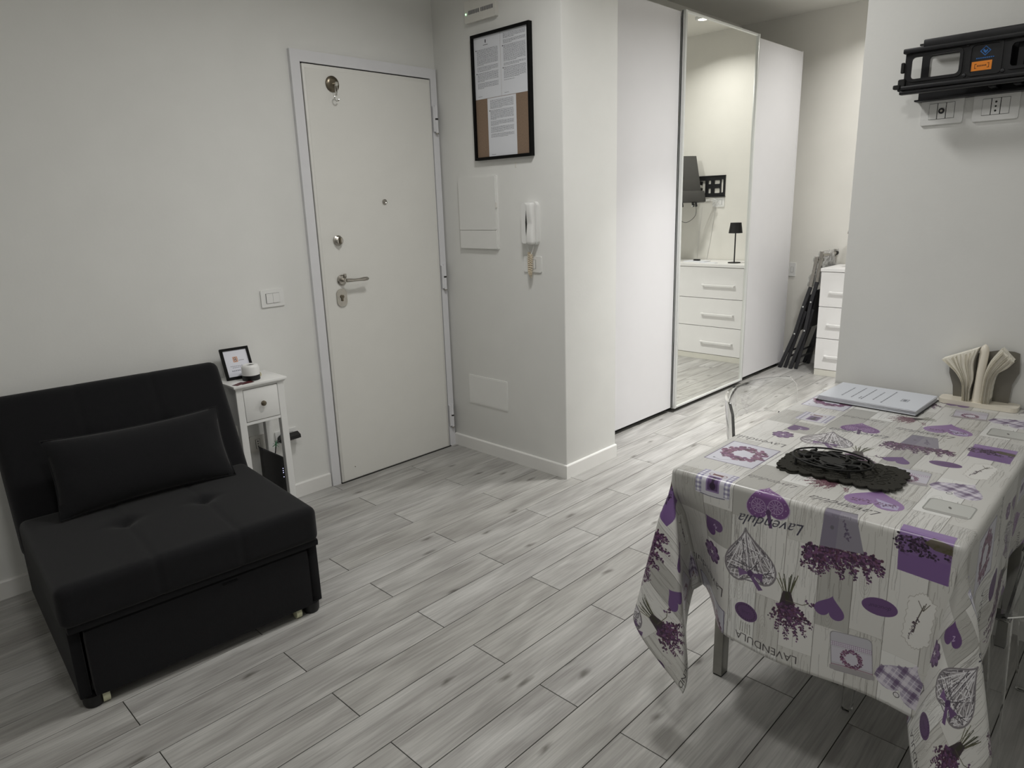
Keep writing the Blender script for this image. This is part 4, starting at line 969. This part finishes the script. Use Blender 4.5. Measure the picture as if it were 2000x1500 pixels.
M['cloth'] = print_mat('lavender_oilcloth', lavender_print(), 0.30, 0.5, 0.0)

# ------------------------------------------------------------------ the cloth itself
OV, RR = 0.425, 0.013
def hang(s):
    if s <= 0: return 0.0, 0.0
    if s < RR*PI/2: return RR*math.sin(s/RR), RR*(1-math.cos(s/RR))
    return RR, RR+(s-RR*PI/2)
LOOP_L = ([(0.36, -0.02), (0.36, 0.03), (0.16, -0.02), (-0.13, -0.16), (-0.10, 0.17), (0.05, 0.16), (0, 0)], [0, 0.20, 0.36, 0.5, 0.71, 0.87, 1.0])
LOOP_R = ([(0, 0), (0.09, 0.12), (0.02, 0.12), (-0.15, -0.02), (-0.04, -0.20), (0.12, -0.12), (0, 0)], [0, 0.16, 0.26, 0.5, 0.75, 0.9, 1.0])
def sm(x): x = max(0, min(1, x)); return x*x*(3-2*x)
def cloth_pt(U, V):
    p = TX0-U; ql = V-TY1; qr = TY0-V
    if p <= 0 and ql <= 0 and qr <= 0:
        return Vector((U, V, TZ+0.0008*math.sin(9*U+3)*math.sin(11*V)))
    if ql > 0:
        q, sgn, cy, loop = ql, 1, TY1, LOOP_L
    elif qr > 0: q, sgn, cy, loop = qr, -1, TY0, LOOP_R
    else: q = 0
    if p > 0 and q > 0:
        r = math.hypot(p, q); th = math.atan2(q, p)/(PI/2); off, dr = hang(r)
        o = catmull(loop[0], th, loop[1]); k = sm(r/0.16)
        ox, oy = o[0]*k, o[1]*k; dd = dr*math.sqrt(max(0.1, 1-ox*ox-oy*oy))
        a = th*PI/2
        return Vector((TX0-off*math.cos(a)+ox*r, cy+sgn*off*math.sin(a)+oy*r, TZ-dd))
    if p > 0:
        off, dr = hang(p); edge = min(1, min(TY1-V, V-TY0)/0.10); w = sm(dr/0.4)
        inn = 0.36*sm((V+2.44)/0.16)*sm(dr/0.16)          # the front panel turns in beside the left corner fold
        dd = dr*math.sqrt(1-inn*inn)
        return Vector((TX0-off-0.010*w*math.sin((V+2.28)*16)*sm(edge)+inn*dr, V-0.02*inn*dr, TZ-dd))
    # side overhang; over the chair seats the cloth is held up a little
    lim = 1.0
    if U > -0.90: lim = 1-0.33*sm((U+0.90)/0.07)
    off, dr = hang(q*lim); w = sm(dr/0.4); e = sm((U-TX0)/0.12)
    return Vector((U, cy+sgn*(off+(0.012+0.014*math.sin(U*15+1))*w*e), TZ-dr))
def axis(lo, e0, e1, hi, n0, n1, n2):
    o = []
    def seg(a, b, n): return [a+(b-a)*i/n for i in range(n)]
    if lo is not None: o += seg(lo, e0-0.03, n0)+seg(e0-0.03, e0+0.006, 8)
    o += seg(e0+(0.006 if lo is not None else 0), e1-(0.006 if hi is not None else 0), n1)
    if hi is not None: o += seg(e1-0.006, e1+0.03, 8)+seg(e1+0.03, hi, n2)
    o.append(hi if hi is not None else e1)
    return o
US = axis(TX0-OV, TX0, TX1+0.004, None, 44, 60, 0)
VS = axis(TY0-OV, TY0, TY1, TY1+OV, 44, 36, 44)
b = B(); bm = b.bm; uvl = bm.loops.layers.uv.new('UVMap')
G = [[bm.verts.new(cloth_pt(u, v)) for v in VS] for u in US]; uvof = {}
for i, u in enumerate(US):
    for j, v in enumerate(VS): uvof[G[i][j]] = ((u+1.64)/PU, (v+2.94)/PV)
for i in range(len(US)-1):
    for j in range(len(VS)-1): bm.faces.new((G[i][j], G[i+1][j], G[i+1][j+1], G[i][j+1]))
for f in bm.faces:
    for l in f.loops: l[uvl].uv = uvof[l.vert]
me = bpy.data.meshes.new('tablecloth'); bm.to_mesh(me); bm.free(); me.materials.append(M['cloth'])
for p in me.polygons: p.use_smooth = True
clo = bpy.data.objects.new('tablecloth', me); COL.objects.link(clo)
so = clo.modifiers.new('thickness', 'SOLIDIFY'); so.thickness = 0.0012; so.offset = -1
tag(clo, 'shiny oilcloth printed with lavender, hearts and grey boards draped over the table', 'tablecloth')

# ------------------------------------------------------------------ black mats and trivet
def mat_xy(lx, ly): # local to table: 0.27 x 0.165, turned slightly
    a = math.radians(93.5); cx, cy = -0.966, -2.602
    return (cx+lx*math.cos(a)-ly*math.sin(a), cy+lx*math.sin(a)+ly*math.cos(a))
def lace_mat(name, z0, dx, dy, rot, label):
    t = thing(name, label, 'place mat', (-0.98, -2.602, z0), 0, 'stacked black lace mats')
    Lx, Ly = 0.132, 0.077; per = []
    nsx, nsy = 7, 4
    base = []
    def scal(p0, p1, n, nrm):
        for k in range(n):
            for j in range(6):
                s = (k+j/6)/n; h = 0.0115*math.sin(PI*(j/6))**0.8; base.append((p0[0]+(p1[0]-p0[0])*s+nrm[0]*h, p0[1]+(p1[1]-p0[1])*s+nrm[1]*h))
    c = 0.022
    scal((-Lx+c, -Ly), (Lx-c, -Ly), nsx, (0, -1)); scal((Lx-c, -Ly), (Lx, -Ly+c), 2, (0.7, -0.7)); scal((Lx, -Ly+c), (Lx, Ly-c), nsy-1, (1, 0)); scal((Lx, Ly-c), (Lx-c, Ly), 2, (0.7, 0.7))
    scal((Lx-c, Ly), (-Lx+c, Ly), nsx, (0, 1)); scal((-Lx+c, Ly), (-Lx, Ly-c), 2, (-0.7, 0.7)); scal((-Lx, Ly-c), (-Lx, -Ly+c), nsy-1, (-1, 0)); scal((-Lx, -Ly+c), (-Lx+c, -Ly), 2, (-0.7, -0.7))
    cr, sr = math.cos(rot), math.sin(rot)
    def fn(u, v, q):
        u, v = u*cr-v*sr+dx, u*sr+v*cr+dy; x, y = mat_xy(u, v); return (x, y, z0+q)
    holes = []
    for ix in range(9):
        for iy in range(5):
            x = -Lx+0.018+ix*(2*Lx-0.036)/8; y = -Ly+0.016+iy*(2*Ly-0.032)/4
            if (abs(x) > Lx-0.03 and abs(y) > Ly-0.025): continue
            holes.append(list(reversed(circ(x, y, 0.0036, 8, 0.3)))) if (ix+iy) % 2 else holes.extend([list(reversed(circ(x+0.0065*math.cos(a), y+0.0065*math.sin(a), 0.0020, 6))) for a in (0.4, 2.5, 4.6)])
    B().prism(base, holes, fn, 0.0, 0.0030).done('mat_sheet', M['felt'], t, None)
    b = B()
    for ix in range(8):
        for iy in range(4):
            x = -Lx+0.034+ix*(2*Lx-0.068)/7; y = -Ly+0.036+iy*(2*Ly-0.072)/3
            b.tube([fn(p[0], p[1], 0.0034) for p in circ(x, y, 0.0095, 12)], 0.0014, 5, True)
    o = b.done('lace_rosettes', M['felt'], t, 60); o['kind'] = 'stuff'
    return t
lace_mat('place_mat', TZ+0.0012, 0.004, -0.002, 0.05, 'lower black lace mat flat on the lavender cloth')
lace_mat('place_mat', TZ+0.0062, -0.002, 0.003, -0.03, 'upper black lace mat directly under the round wire trivet')
tv = thing('wire_trivet', 'round black iron trivet with ring rim lying on the lace mats', 'trivet', (-0.968, -2.578, TZ+0.0096))
tc_ = (-0.968, -2.578); zt = TZ+0.028
B().tube([(tc_[0]+0.073*math.cos(a), tc_[1]+0.094*math.sin(a), zt) for a in [2*PI*i/48 for i in range(48)]], 0.0024, 8, True).done('rim_ring', M['iron'], tv, 60)
B().tube([(tc_[0]+0.038*math.cos(a), tc_[1]+0.048*math.sin(a), zt-0.002) for a in [2*PI*i/36 for i in range(36)]], 0.0024, 8, True).tube([(tc_[0]+0.053*math.cos(a), tc_[1]+0.067*math.sin(a), zt-0.003) for a in [2*PI*i/36 for i in range(36)]], 0.0020, 8, True).done('inner_rings', M['iron'], tv, 60)
for k in range(9):
    a0 = 2*PI*k/9+0.3; pts = []
    for i in range(14):
        s = i/13; rr = 0.030+0.056*s; a = a0+0.75*math.sin(s*2.6)
        pts.append((tc_[0]+rr*0.82*math.cos(a), tc_[1]+rr*1.04*math.sin(a), zt-0.004))
    B().tube(pts, [0.0020+0.0042*math.sin(PI*i/13) for i in range(14)], 8).done('leaf_scroll', M['iron'], tv, 60)
b = B().prism(circ(tc_[0], tc_[1], 0.024, 20, 0, 0.031), [], lambda u, v, q: (u, v, q), zt-0.006, zt-0.003); b.done('centre_plate', M['iron'], tv, None)
for k in range(4):
    a = 2*PI*k/4+0.7; px_, py_ = tc_[0]+0.072*math.cos(a), tc_[1]+0.093*math.sin(a)
    B().tube([(px_, py_, zt), (px_, py_, zt-0.007), (px_, py_, TZ+0.0097)], [0.0024, 0.0024, 0.0038], 8).done('leg', M['iron'], tv, 60)

# ------------------------------------------------------------------ folder of house papers
bk = thing('paper_folder', 'white printed page on a thick paper folder at the wall end of the table', 'folder', (-0.255, -2.466, TZ))
mk = Matrix.Translation((-0.257, -2.466, TZ+0.0012)) @ Matrix.Rotation(math.radians(-1.2), 4, 'Z')
fk = lambda u, v, q: mk @ Vector((u, v, q))
B().prism([(-0.116, -0.154), (0.116, -0.154), (0.116, 0.154), (-0.116, 0.154)], [], fk, 0.0, 0.0016).done('back_cover', M['charcoal'], bk, None)
for i in range(6):
    e = 0.0015*((i*7) % 5-2)
    B().prism([(-0.111+e, -0.149), (0.109+e, -0.149+e), (0.109, 0.150), (-0.111, 0.150+e)], [], fk, 0.0018+i*0.0022, 0.0036+i*0.0022).done('page', M['paper'], bk, None)
c = Canvas(0, 0, 0.220, 0.298, 2500, (222, 226, 234))
for y, a, b_ in ((0.238, 0.045, 0.170), (0.206, 0.04, 0.185), (0.182, 0.04, 0.07), (0.174, 0.035, 0.190), (0.142, 0.05, 0.165), (0.112, 0.03, 0.195)):
    x = a
    while x < b_: L_ = random.uniform(0.006, 0.016); c.line((x, y), (min(b_, x+L_), y), 0.0042, (122, 126, 136)); x += L_+0.003
c.poly(rrect(0.085, 0.118, 0.050, 0.072, 0.002), (150, 154, 164)); c.poly(rrect(0.088, 0.115, 0.053, 0.069, 0.002), (208, 212, 220))
for x in (0.091, 0.098, 0.105): c.poly(rrect(x, x+0.006, 0.056, 0.066, 0.001), (110, 114, 124))
sheet('printed_page', print_mat('folder_page_print', c, 0.45), bk, fk, -0.110, 0.110, -0.149, 0.149, 0.0152, 0.0158)

# ------------------------------------------------------------------ napkin holder
nh = thing('napkin_holder', 'cream napkin holder with grey wavy side plates against the right wall', 'napkin holder', (-0.125, -2.73, TZ+0.0012))
fh = lambda u, v, q: (-0.100-q, u, v)
zb = TZ+0.0012
b = B(); b.prism(rrect(-2.836, -2.622, -0.166, -0.094, 0.018, 4), [], lambda u, v, q: (v, u, q), zb, zb+0.014); b.done('base', M['post'], nh, 30)
LO = [(-2.652, zb+0.014), (-2.648, 0.815), (-2.634, 0.855), (-2.631, 0.893), (-2.650, 0.915), (-2.690, 0.925)]
RO = [(-2.760, 0.945), (-2.800, 0.945), (-2.815, 0.940), (-2.820, 0.880), (-2.806, 0.840), (-2.803, zb+0.014)]
B().prism(LO+RO, [], fh, 0.004, 0.007).done('back_plate', M['holdergrey'], nh, 30)
pp = [(-0.140, -2.726, zb+0.012), (-0.139, -2.725, 0.82), (-0.137, -2.7265, 0.89), (-0.135, -2.7275, 0.945), (-0.134, -2.7275, 0.958), (-0.134, -2.7275, 0.965)]
B().tube(pp, [0.016, 0.013, 0.0125, 0.0125, 0.009, 0.002], 16).done('post', M['post'], nh, 60)
def napkin_sheet(pts_in, pts_out, s, depth, seed):
    """one folded sheet: swept profile between an inner and an outer curve, s in 0..1"""
    R_ = random.Random(seed); ph = R_.uniform(0, 6)
    P = [(a[0]*(1-s)+b_[0]*s, a[1]*(1-s)+b_[1]*s) for a, b_ in zip(pts_in, pts_out)]
    def fn(u, v):
        y, z = catmull(P, u); x = -0.105-depth*v
        e = u**3
        return Vector((x, y+0.0022*math.sin(9*v+ph+7*u)*e, z+0.004*math.sin(7*v+ph)*e-0.008*e*abs(v-0.5)))
    return fn
LI = [(-2.706, zb+0.014), (-2.704, 0.815), (-2.709, 0.853), (-2.703, 0.905), (-2.712, 0.952)]
LOu = [(-2.687, zb+0.014), (-2.682, 0.832), (-2.664, 0.866), (-2.640, 0.889), (-2.617, 0.906)]
RI = [(-2.736, zb+0.014), (-2.736, 0.83), (-2.738, 0.874), (-2.748, 0.915), (-2.772, 0.957)]
ROu = [(-2.760, zb+0.014), (-2.761, 0.841), (-2.770, 0.877), (-2.792, 0.902), (-2.806, 0.922)]
for (A_, C_, nm, lab, sd_) in ((LI, LOu, 'napkin_bundle', 'fanned cream paper napkins on the left side of the napkin holder', 3), (RI, ROu, 'napkin_bundle', 'fanned cream paper napkins on the right side of the napkin holder', 40)):
    t = thing(nm, lab, 'napkins', (-0.13, (A_[0][1]+0)*0-2.72, zb+0.014), 0, 'paper napkins in the holder')
    P1 = [catmull(A_, i/14) for i in range(15)]; P2 = [catmull(C_, i/14) for i in range(15)]
    top = [(P1[-1][0]*(1-s)+P2[-1][0]*s, P1[-1][1]*(1-s)+P2[-1][1]*s+0.005*math.sin(s*PI*5)) for s in (0.2, 0.4, 0.6, 0.8)]
    B().prism(P1+top+P2[::-1], [], lambda u, v, q: (-0.105-q, u, v), 0.0, 0.046).done('napkin_stack', M['napkin'], t, None)
    for k in range(11):
        s = k/10; B().grid(napkin_sheet(A_, C_, s, 0.047+0.0035*((k*5) % 4), sd_+k), 22, 8, 0.0016).done('napkin', M['napkin'], t, 70)

# ------------------------------------------------------------------ clear chairs
def clear_chair(label, x, y, rz):
    t = thing('clear_chair', label, 'chair', (x, y, 0), rz, 'clear plastic chairs at the table')
    def d(b, n, p=None, sm_=60): return b.done(n, M['acrylic'], p or t, sm_, world=False)
    yb = lambda u: -0.200-0.100*(1-abs(u)**2.4)
    def shell(u, z): return Vector((0.243*u, yb(u)-0.10*(z-0.45), z))
    us = [-1, -0.93, -0.86, -0.78]+[-0.78+1.56*i/18 for i in range(1, 18)]+[0.78, 0.86, 0.93, 1]
    zs = [0.455, 0.50, 0.56, 0.62, 0.668, 0.690, 0.72, 0.76, 0.795, 0.808, 0.815]
    b = B(); bm = b.bm; V = {}
    for i, u in enumerate(us):
        for j, z in enumerate(zs):
            zz = z
            if j >= 8: zz = z-0.030*max(0, (abs(u)-0.90)/0.10)**2
            if 1 <= j <= 5 and abs(u) < 0.78: zz = z+0.018*(1-(u/0.78)**2) if j == 5 else z
            V[i, j] = bm.verts.new(shell(u, zz))
    fs = []
    for i in range(len(us)-1):
        for j in range(len(zs)-1):
            if 1 <= j < 5 and abs((us[i]+us[i+1])/2) < 0.78: continue
            fs.append(bm.faces.new((V[i, j], V[i+1, j], V[i+1, j+1], V[i, j+1])))
    loose = [v for v in bm.verts if not v.link_faces]; bmesh.ops.delete(bm, geom=loose, context='VERTS')
    bmesh.ops.recalc_face_normals(bm, faces=bm.faces)
    bmesh.ops.solidify(bm, geom=fs, thickness=0.009)
    d(b, 'backrest', None, 50)
    b = B().prism(rrect(-0.235, 0.235, -0.200, 0.155, 0.04, 5), [], lambda u, v, q: (u, v, q), 0.440, 0.453); d(b, 'seat', None, 30)
    for sx in (-1, 1):
        for y0, y1 in ((0.120, 0.132), (-0.185, -0.215)):
            b = B(); rings = []
            for z, h in ((0.0, 0.013), (0.439, 0.021)):
                s = z/0.439; cx, cy = sx*(0.212-0.006*s), y1+(y0-y1)*s
                rings.append([b.bm.verts.new((cx+a*h, cy+c_*h, z)) for a, c_ in ((-1, -1), (1, -1), (1, 1), (-1, 1))])
            for k in range(4): b.bm.faces.new((rings[0][k], rings[0][(k+1) % 4], rings[1][(k+1) % 4], rings[1][k]))
            b.bm.faces.new(rings[0]); b.bm.faces.new(rings[1])
            bmesh.ops.bevel(b.bm, geom=list(b.bm.edges), offset=0.004, segments=2, affect='EDGES')
            d(b, 'leg', None, 40)
    return t
clear_chair('clear acrylic chair on the far side of the table, its back towards the wardrobe', -0.518, -2.437, PI)
clear_chair('clear acrylic chair pushed under the near right side of the table', -0.618, -2.765, 0.0)

# ------------------------------------------------------------------ sliding wardrobe
wr = thing('wardrobe', 'tall white sliding-door wardrobe with a mirror middle door', 'wardrobe', (1.84, -0.40, 0))
WT = 2.536
B().box(0.462, 3.205, -0.655, -0.640, 0.0, 0.05).done('plinth', M['gap'], wr, None)  # dark colour stands in for the shade in the recess under the doors
B().box(0.462, 0.480, -0.655, -0.075, 0.03, WT).done('side_panel', M['wardrobe'], wr, None)
B().box(3.207, 3.228, -0.700, -0.075, 0.0, WT+0.002, 0.001, 1).done('side_panel', M['wardrobe'], wr, 30)
B().box(0.480, 3.207, -0.690, -0.075, WT-0.020, WT).done('top_panel', M['wardrobe'], wr, None)
B().box(0.480, 3.207, -0.672, -0.660, 0.045, WT-0.02).done('inner_front', M['gap'], wr, None)
B().box(0.480, 3.207, -0.095, -0.075, 0.03, WT-0.02).done('back_panel', M['wardrobe'], wr, None)
B().box(0.466, 1.383, -0.700, -0.680, 0.034, WT+0.002, 0.0015, 1).done('door', M['wardrobe'], wr, 30)
B().box(2.390, 3.205, -0.700, -0.680, 0.034, WT-0.002, 0.0015, 1).done('door', M['wardrobe'], wr, 30)
MX0, MX1, MZ0, MZ1 = 1.388, 2.397, 0.030, 2.546
md = B().box(MX0, MX1, -0.712, -0.702, MZ0, MZ1).done('mirror_door', M['alu'], wr, None)
sheet_m = B().box(MX0+0.018, MX1-0.018, -0.7200, -0.712, MZ0+0.012, MZ1-0.012).done('mirror', M['mirror'], md, None)
for x0, x1 in ((MX0, MX0+0.020), (MX1-0.020, MX1)): B().box(x0, x1, -0.732, -0.702, MZ0, MZ1, 0.003, 2).done('frame_stile', M['alu'], md, 30)
for z0, z1 in ((MZ0, MZ0+0.014), (MZ1-0.014, MZ1)): B().box(MX0+0.02, MX1-0.02, -0.728, -0.702, z0, z1, 0.002, 1).done('frame_rail', M['alu'], md, 30)

# ------------------------------------------------------------------ chest of drawers
cd = thing('chest_of_drawers', 'white three-drawer chest on a beige plinth beyond the right wall', 'chest of drawers', (3.23, -1.57, 0))
CX0, CX1, CY0, CY1, CZ = 3.030, 3.440, -2.100, -1.045, 0.872
B().box(CX0-0.006, CX1, CY0-0.004, CY1+0.004, CZ-0.026, CZ, 0.0015, 1).done('chest_top', M['chest'], cd, 30)
B().box(CX0+0.020, CX1, CY0, CY1, 0.050, CZ-0.026).done('carcass', M['chest'], cd, None)
B().box(CX0+0.004, CX1, CY0+0.002, CY1-0.002, 0.0, 0.050).done('plinth', M['beige'], cd, None)
for z0, z1, zh in ((0.054, 0.306, 0.168), (0.311, 0.563, 0.425), (0.568, 0.842, 0.685)):
    d_ = B().box(CX0, CX0+0.019, CY0+0.001, CY1-0.001, z0, z1, 0.001, 1).done('drawer', M['chest'], cd, 30)
    for y0, y1 in ((-1.435, -1.122), (-2.03, -1.72)):
        b = B().box(CX0-0.028, CX0-0.016, y0, y1, zh-0.007, zh+0.007, 0.002, 1)
        b.box(CX0-0.018, CX0+0.001, y0, y0+0.014, zh-0.006, zh+0.006).box(CX0-0.018, CX0+0.001, y1-0.014, y1, zh-0.006, zh+0.006)
        b.done('handle', M['chest'], d_, 30)

# lamp, papers, gadget on the chest
lx, ly = 3.200, -1.225
t = thing('table_lamp', 'slim black table lamp with a small cone shade on the white chest', 'lamp', (lx, ly, CZ))
B().lathe([(0, 0), (0.055, 0), (0.055, 0.7), (0.052, 1), (0, 1)], (lx, ly, CZ), (lx, ly, CZ+0.008), 32).done('base', M['black'], t)
B().cyl((lx, ly, CZ+0.008), (lx, ly, CZ+0.300), 0.0055, seg=12).done('pole', M['black'], t)
B().lathe([(0.052, 0), (0.060, 0.0), (0.047, 1.0), (0.0, 1.0), (0.0, 0.97), (0.044, 0.97)], (lx, ly, CZ+0.262), (lx, ly, CZ+0.352), 32).done('lamp_shade', M['black'], t, 40)
tag(B().box(3.16, 3.28, -1.71, -1.50, CZ, CZ+0.006, M_=None).done('booklet', M['paper'], smooth=None), 'white booklet lying flat on the chest, seen in the mirror', 'booklet')
tag(B().box(3.22, 3.25, -1.645, -1.585, CZ+0.006, CZ+0.020, 0.004, 2).done('remote_control', M['black']), 'small black remote on the booklet on the chest', 'remote')
tag(B().box(3.10, 3.155, -1.52, -1.36, CZ, CZ+0.003).done('paper_sheet', M['paper'], smooth=None), 'loose white sheet on the chest near the lamp base', 'paper')

# ------------------------------------------------------------------ wall TV on its bracket (seen in the mirror)
fe = lambda u, v, q: (3.45-q, u, v)
bm_ = thing('tv_mount', 'black slotted TV wall mount on the end wall seen in the mirror', 'TV mount', (3.45, -1.60, 1.545))
h2 = lambda a, b_, c_, d: list(reversed(rrect(a, b_, c_, d, 0.005, 2)))
B().prism(rrect(-1.80, -1.470, 1.452, 1.640, 0.004), [h2(-1.510, -1.488, 1.488, 1.606), h2(-1.578, -1.522, 1.485, 1.528), h2(-1.578, -1.522, 1.567, 1.600), h2(-1.640, -1.612, 1.485, 1.528), h2(-1.640, -1.612, 1.567, 1.600), h2(-1.73, -1.67, 1.485, 1.60)], fe, 0.0, 0.012).done('wall_plate', M['blackmetal'], bm_, None)
B().box(3.43, 3.45, -1.802, -1.468, 1.636, 1.642).box(3.43, 3.45, -1.802, -1.468, 1.450, 1.456).done('plate_flange', M['blackmetal'], bm_, None)
tvm = Matrix.Translation((3.065, -1.850, 1.620)) @ Matrix.Rotation(math.radians(31), 4, 'Z') @ Matrix.Rotation(math.radians(19), 4, 'X')
for z in (1.515, 1.575): B().bar((3.44, -1.70, z), tuple(tvm @ Vector((0.06, 0.034, -0.03+(z-1.545)))), 0.034, 0.014, (0, 0, 1), 0.002).done('swing_arm', M['blackmetal'], bm_, 30)
t = thing('television', 'dark flat television swung out from the end wall, seen from behind in the mirror', 'television', tuple(tvm.translation))
b = B().box(-0.30, 0.325, -0.022, -0.004, -0.215, 0.215, 0.004, 2); b.bm.transform(tvm); b.done('screen_bezel', M['black'], t, 30)
b = B().box(-0.298, 0.323, -0.004, 0.012, -0.213, 0.213, 0.005, 2); b.bm.transform(tvm); b.done('rear_cover', M['tv'], t, 30)
b = B().box(-0.10, 0.338, 0.012, 0.045, -0.235, -0.130, 0.008, 2); b.bm.transform(tvm); b.done('connector_box', M['tv'], t, 30)
b = B()
for x in (0.10, 0.24, 0.21): b.box(x-0.010, x+0.010, 0.020, 0.034, -0.275, -0.234, 0.003, 1)
b.bm.transform(tvm); b.done('plug', M['black'], t, 30)
P = [tuple(tvm @ Vector(p)) for p in ((0.05, 0.027, -0.27), (0.05, 0.03, -0.38), (0.10, 0.06, -0.43), (0.19, 0.08, -0.37), (0.22, 0.06, -0.24))]
tag(B().tube([catmull(P, i/24) for i in range(25)], 0.0022, 6).done('tv_cable', M['black']), 'thin black cable looping under the television in the mirror', 'cable')
P = [tuple(tvm @ Vector((0.19, 0.027, -0.27))), (3.30, -1.66, 1.40), (3.40, -1.60, 1.42), (3.43, -1.56, 1.40), (3.43, -1.585, 1.385)]
tag(B().tube([catmull(P, i/24) for i in range(25)], 0.0040, 6).tube([tuple(Vector(catmull(P, i/24))+Vector((0, 0.01+0.014*math.sin(i/8), 0.014*math.sin(i/24*PI)))) for i in range(25)], 0.0036, 6).done('power_cable', M['white']), 'white cables from the television to the wall sockets in the mirror', 'cable')
plate('bed_socket', 'white socket plate on the end wall under the slotted TV mount', 'socket', fe, -1.530, 1.400, 0.118, 0.082, [(-0.022, 0.022, 'b'), (0, 0.022, 'power'), (0.022, 0.022, 'b')])
B_ = B().tube([(3.446, -1.70, 1.36), (3.446, -1.72, 1.10), (3.446, -1.735, 0.885)], 0.0022, 6)
tag(B_.done('wall_cable', M['white']), 'thin white cable running down the end wall to the chest', 'cable')
tag(B().tube([(3.446, -1.56, 1.355), (3.446, -1.60, 1.05), (3.446, -1.63, 0.88)], 0.0022, 6).done('wall_cable', M['white']), 'second thin white cable slanting down the end wall from the sockets', 'cable')
plate('corner_socket', 'white socket plate on the end wall just past the wardrobe edge', 'socket', fe, -0.640, 0.810, 0.060, 0.118, [(0, 0.022, 'b')])

# ------------------------------------------------------------------ folding chairs leaning by the chest
def folding_chair(label, A, A2, Bf, top, x0, x1):
    t = thing('folding_chair', label, 'folding chair', ((x0+x1)/2, A[0][0], 0), 0, 'folded chairs by the chest')
    for i, x in enumerate((x0, x1)):
        k = 1 if i == 0 else -1
        for p, q in zip(A, A[1:]): pass
        b = B()
        for p, q in zip(A, A[1:]): b.bar((x, p[0], p[1]), (x, q[0], q[1]), 0.018, 0.028, (1, 0, 0), 0.002)
        b.done('back_rail', M['charcoal'], t, 30)
        b = B().bar((x+0.022*k, Bf[0][0], Bf[0][1]), (x+0.022*k, Bf[1][0], Bf[1][1]), 0.016, 0.026, (1, 0, 0), 0.002); b.done('rear_leg', M['charcoal'], t, 30)
        B().bar((x, top[0][0], top[0][1]), (x, top[1][0], top[1][1]), 0.017, 0.026, (1, 0, 0), 0.002).done('upper_rail', M['steel'], t, 30)
        for y, z in A2:
            b = B().lathe([(0, 0), (0.007, 0), (0.005, 0.8), (0, 1)], (x-0.010 if i == 0 else x+0.010, y, z), (x-0.014 if i == 0 else x+0.014, y, z), 12); b.done('bolt', M['alu'], t)
    ym = lambda p, q, s: (p[0]+(q[0]-p[0])*s, p[1]+(q[1]-p[1])*s)
    for s, zz in ((0.45, 0), ):
        y, z = ym(A[0], A[1], s); B().cyl((x0, y, z), (x1, y, z), 0.008, seg=10).done('crossbar', M['charcoal'], t)
        y, z = ym(Bf[0], Bf[1], 0.2); B().cyl((x0+0.02, y, z), (x1-0.02, y, z), 0.008, seg=10).done('crossbar', M['charcoal'], t)
    y0, z0 = ym(A[1], A[2], 0.1); y1, z1 = ym(A[2], A[3], 0.6)
    B().bar(((x0+x1)/2, y0-0.012, z0), ((x0+x1)/2, y1-0.012, z1), x1-x0-0.05, 0.014, (1, 0, 0), 0.003).done('seat', M['black'], t, 30)
    ya, za = top[1]
    # film-wrapped backrest
    def bk_(u, v):
        s = v; y = top[0][0]+(ya-top[0][0])*s; z = top[0][1]+(za-top[0][1])*s
        return Vector((x0-0.014+(x1-x0+0.028)*u, y+0.012*math.sin(u*9+v*7)+0.006*math.sin(v*23+u*15), z+0.004*math.sin(u*21)))
    b = B(); b.grid(lambda u, v: bk_(u, v)+Vector((0, 0.016, 0)), 22, 18); b.grid(lambda u, v: bk_(u, v)-Vector((0, 0.016, 0)), 22, 18)
    b.done('film_wrap', M['film'], t, 80, label='crumpled clear film wrap')
    B().tube([(x0, ya, za-0.03), (x1, ya, za-0.03)], 0.016, 12).done('top_bar', M['steel'], t)
    B().tube([(x1-0.020, ya, za-0.03), (x1+0.012, ya, za-0.03)], 0.020, 12).done('end_cap', M['black'], t)
    return t
folding_chair('dark folding chair nearer the wardrobe, first of the two leaning chairs', [(-0.724, 0.0), (-0.836, 0.308), (-0.891, 0.541), (-0.938, 0.707)], [(-0.836, 0.308), (-0.891, 0.541)], [(-0.762, 0.0), (-0.905, 0.50)], [(-0.938, 0.707), (-0.970, 0.952)], 3.115, 3.40)
folding_chair('dark folding chair against the white chest, second of the two leaning chairs', [(-0.815, 0.0), (-0.918, 0.341), (-0.950, 0.584), (-0.986, 0.750)], [(-0.915, 0.341), (-0.950, 0.584)], [(-0.856, 0.0), (-0.960, 0.52)], [(-0.986, 0.750), (-1.008, 0.995)], 3.118, 3.42)

# ------------------------------------------------------------------ ceiling spots of the sleeping alcove
for x, y, lab in ((2.90, -1.45, 'small round ceiling spot whose glow shows at the mirror top'), (1.42, -2.10, 'small round ceiling spot over the hall, further from the wardrobe'), (1.30, -1.80, 'added round ceiling spot brightening the hall floor, nearer the wardrobe')):  # last spot is added, a body for the extra floor-brightening beam
    t = thing('ceiling_spot', lab, 'ceiling light', (x, y, CH), 0, 'ceiling spots')
    B().lathe([(0.040, 1.0), (0.058, 1.0), (0.062, 0.5), (0.062, 0.0), (0, 0), (0, 0.4), (0.040, 0.5)], (x, y, CH), (x, y, CH-0.020), 28).done('spot_rim', M['white'], t)
    B().lathe([(0, 0), (0.040, 0), (0.038, 1), (0, 1)], (x, y, CH-0.010), (x, y, CH-0.016), 24).done('lens', M['lens'], t)
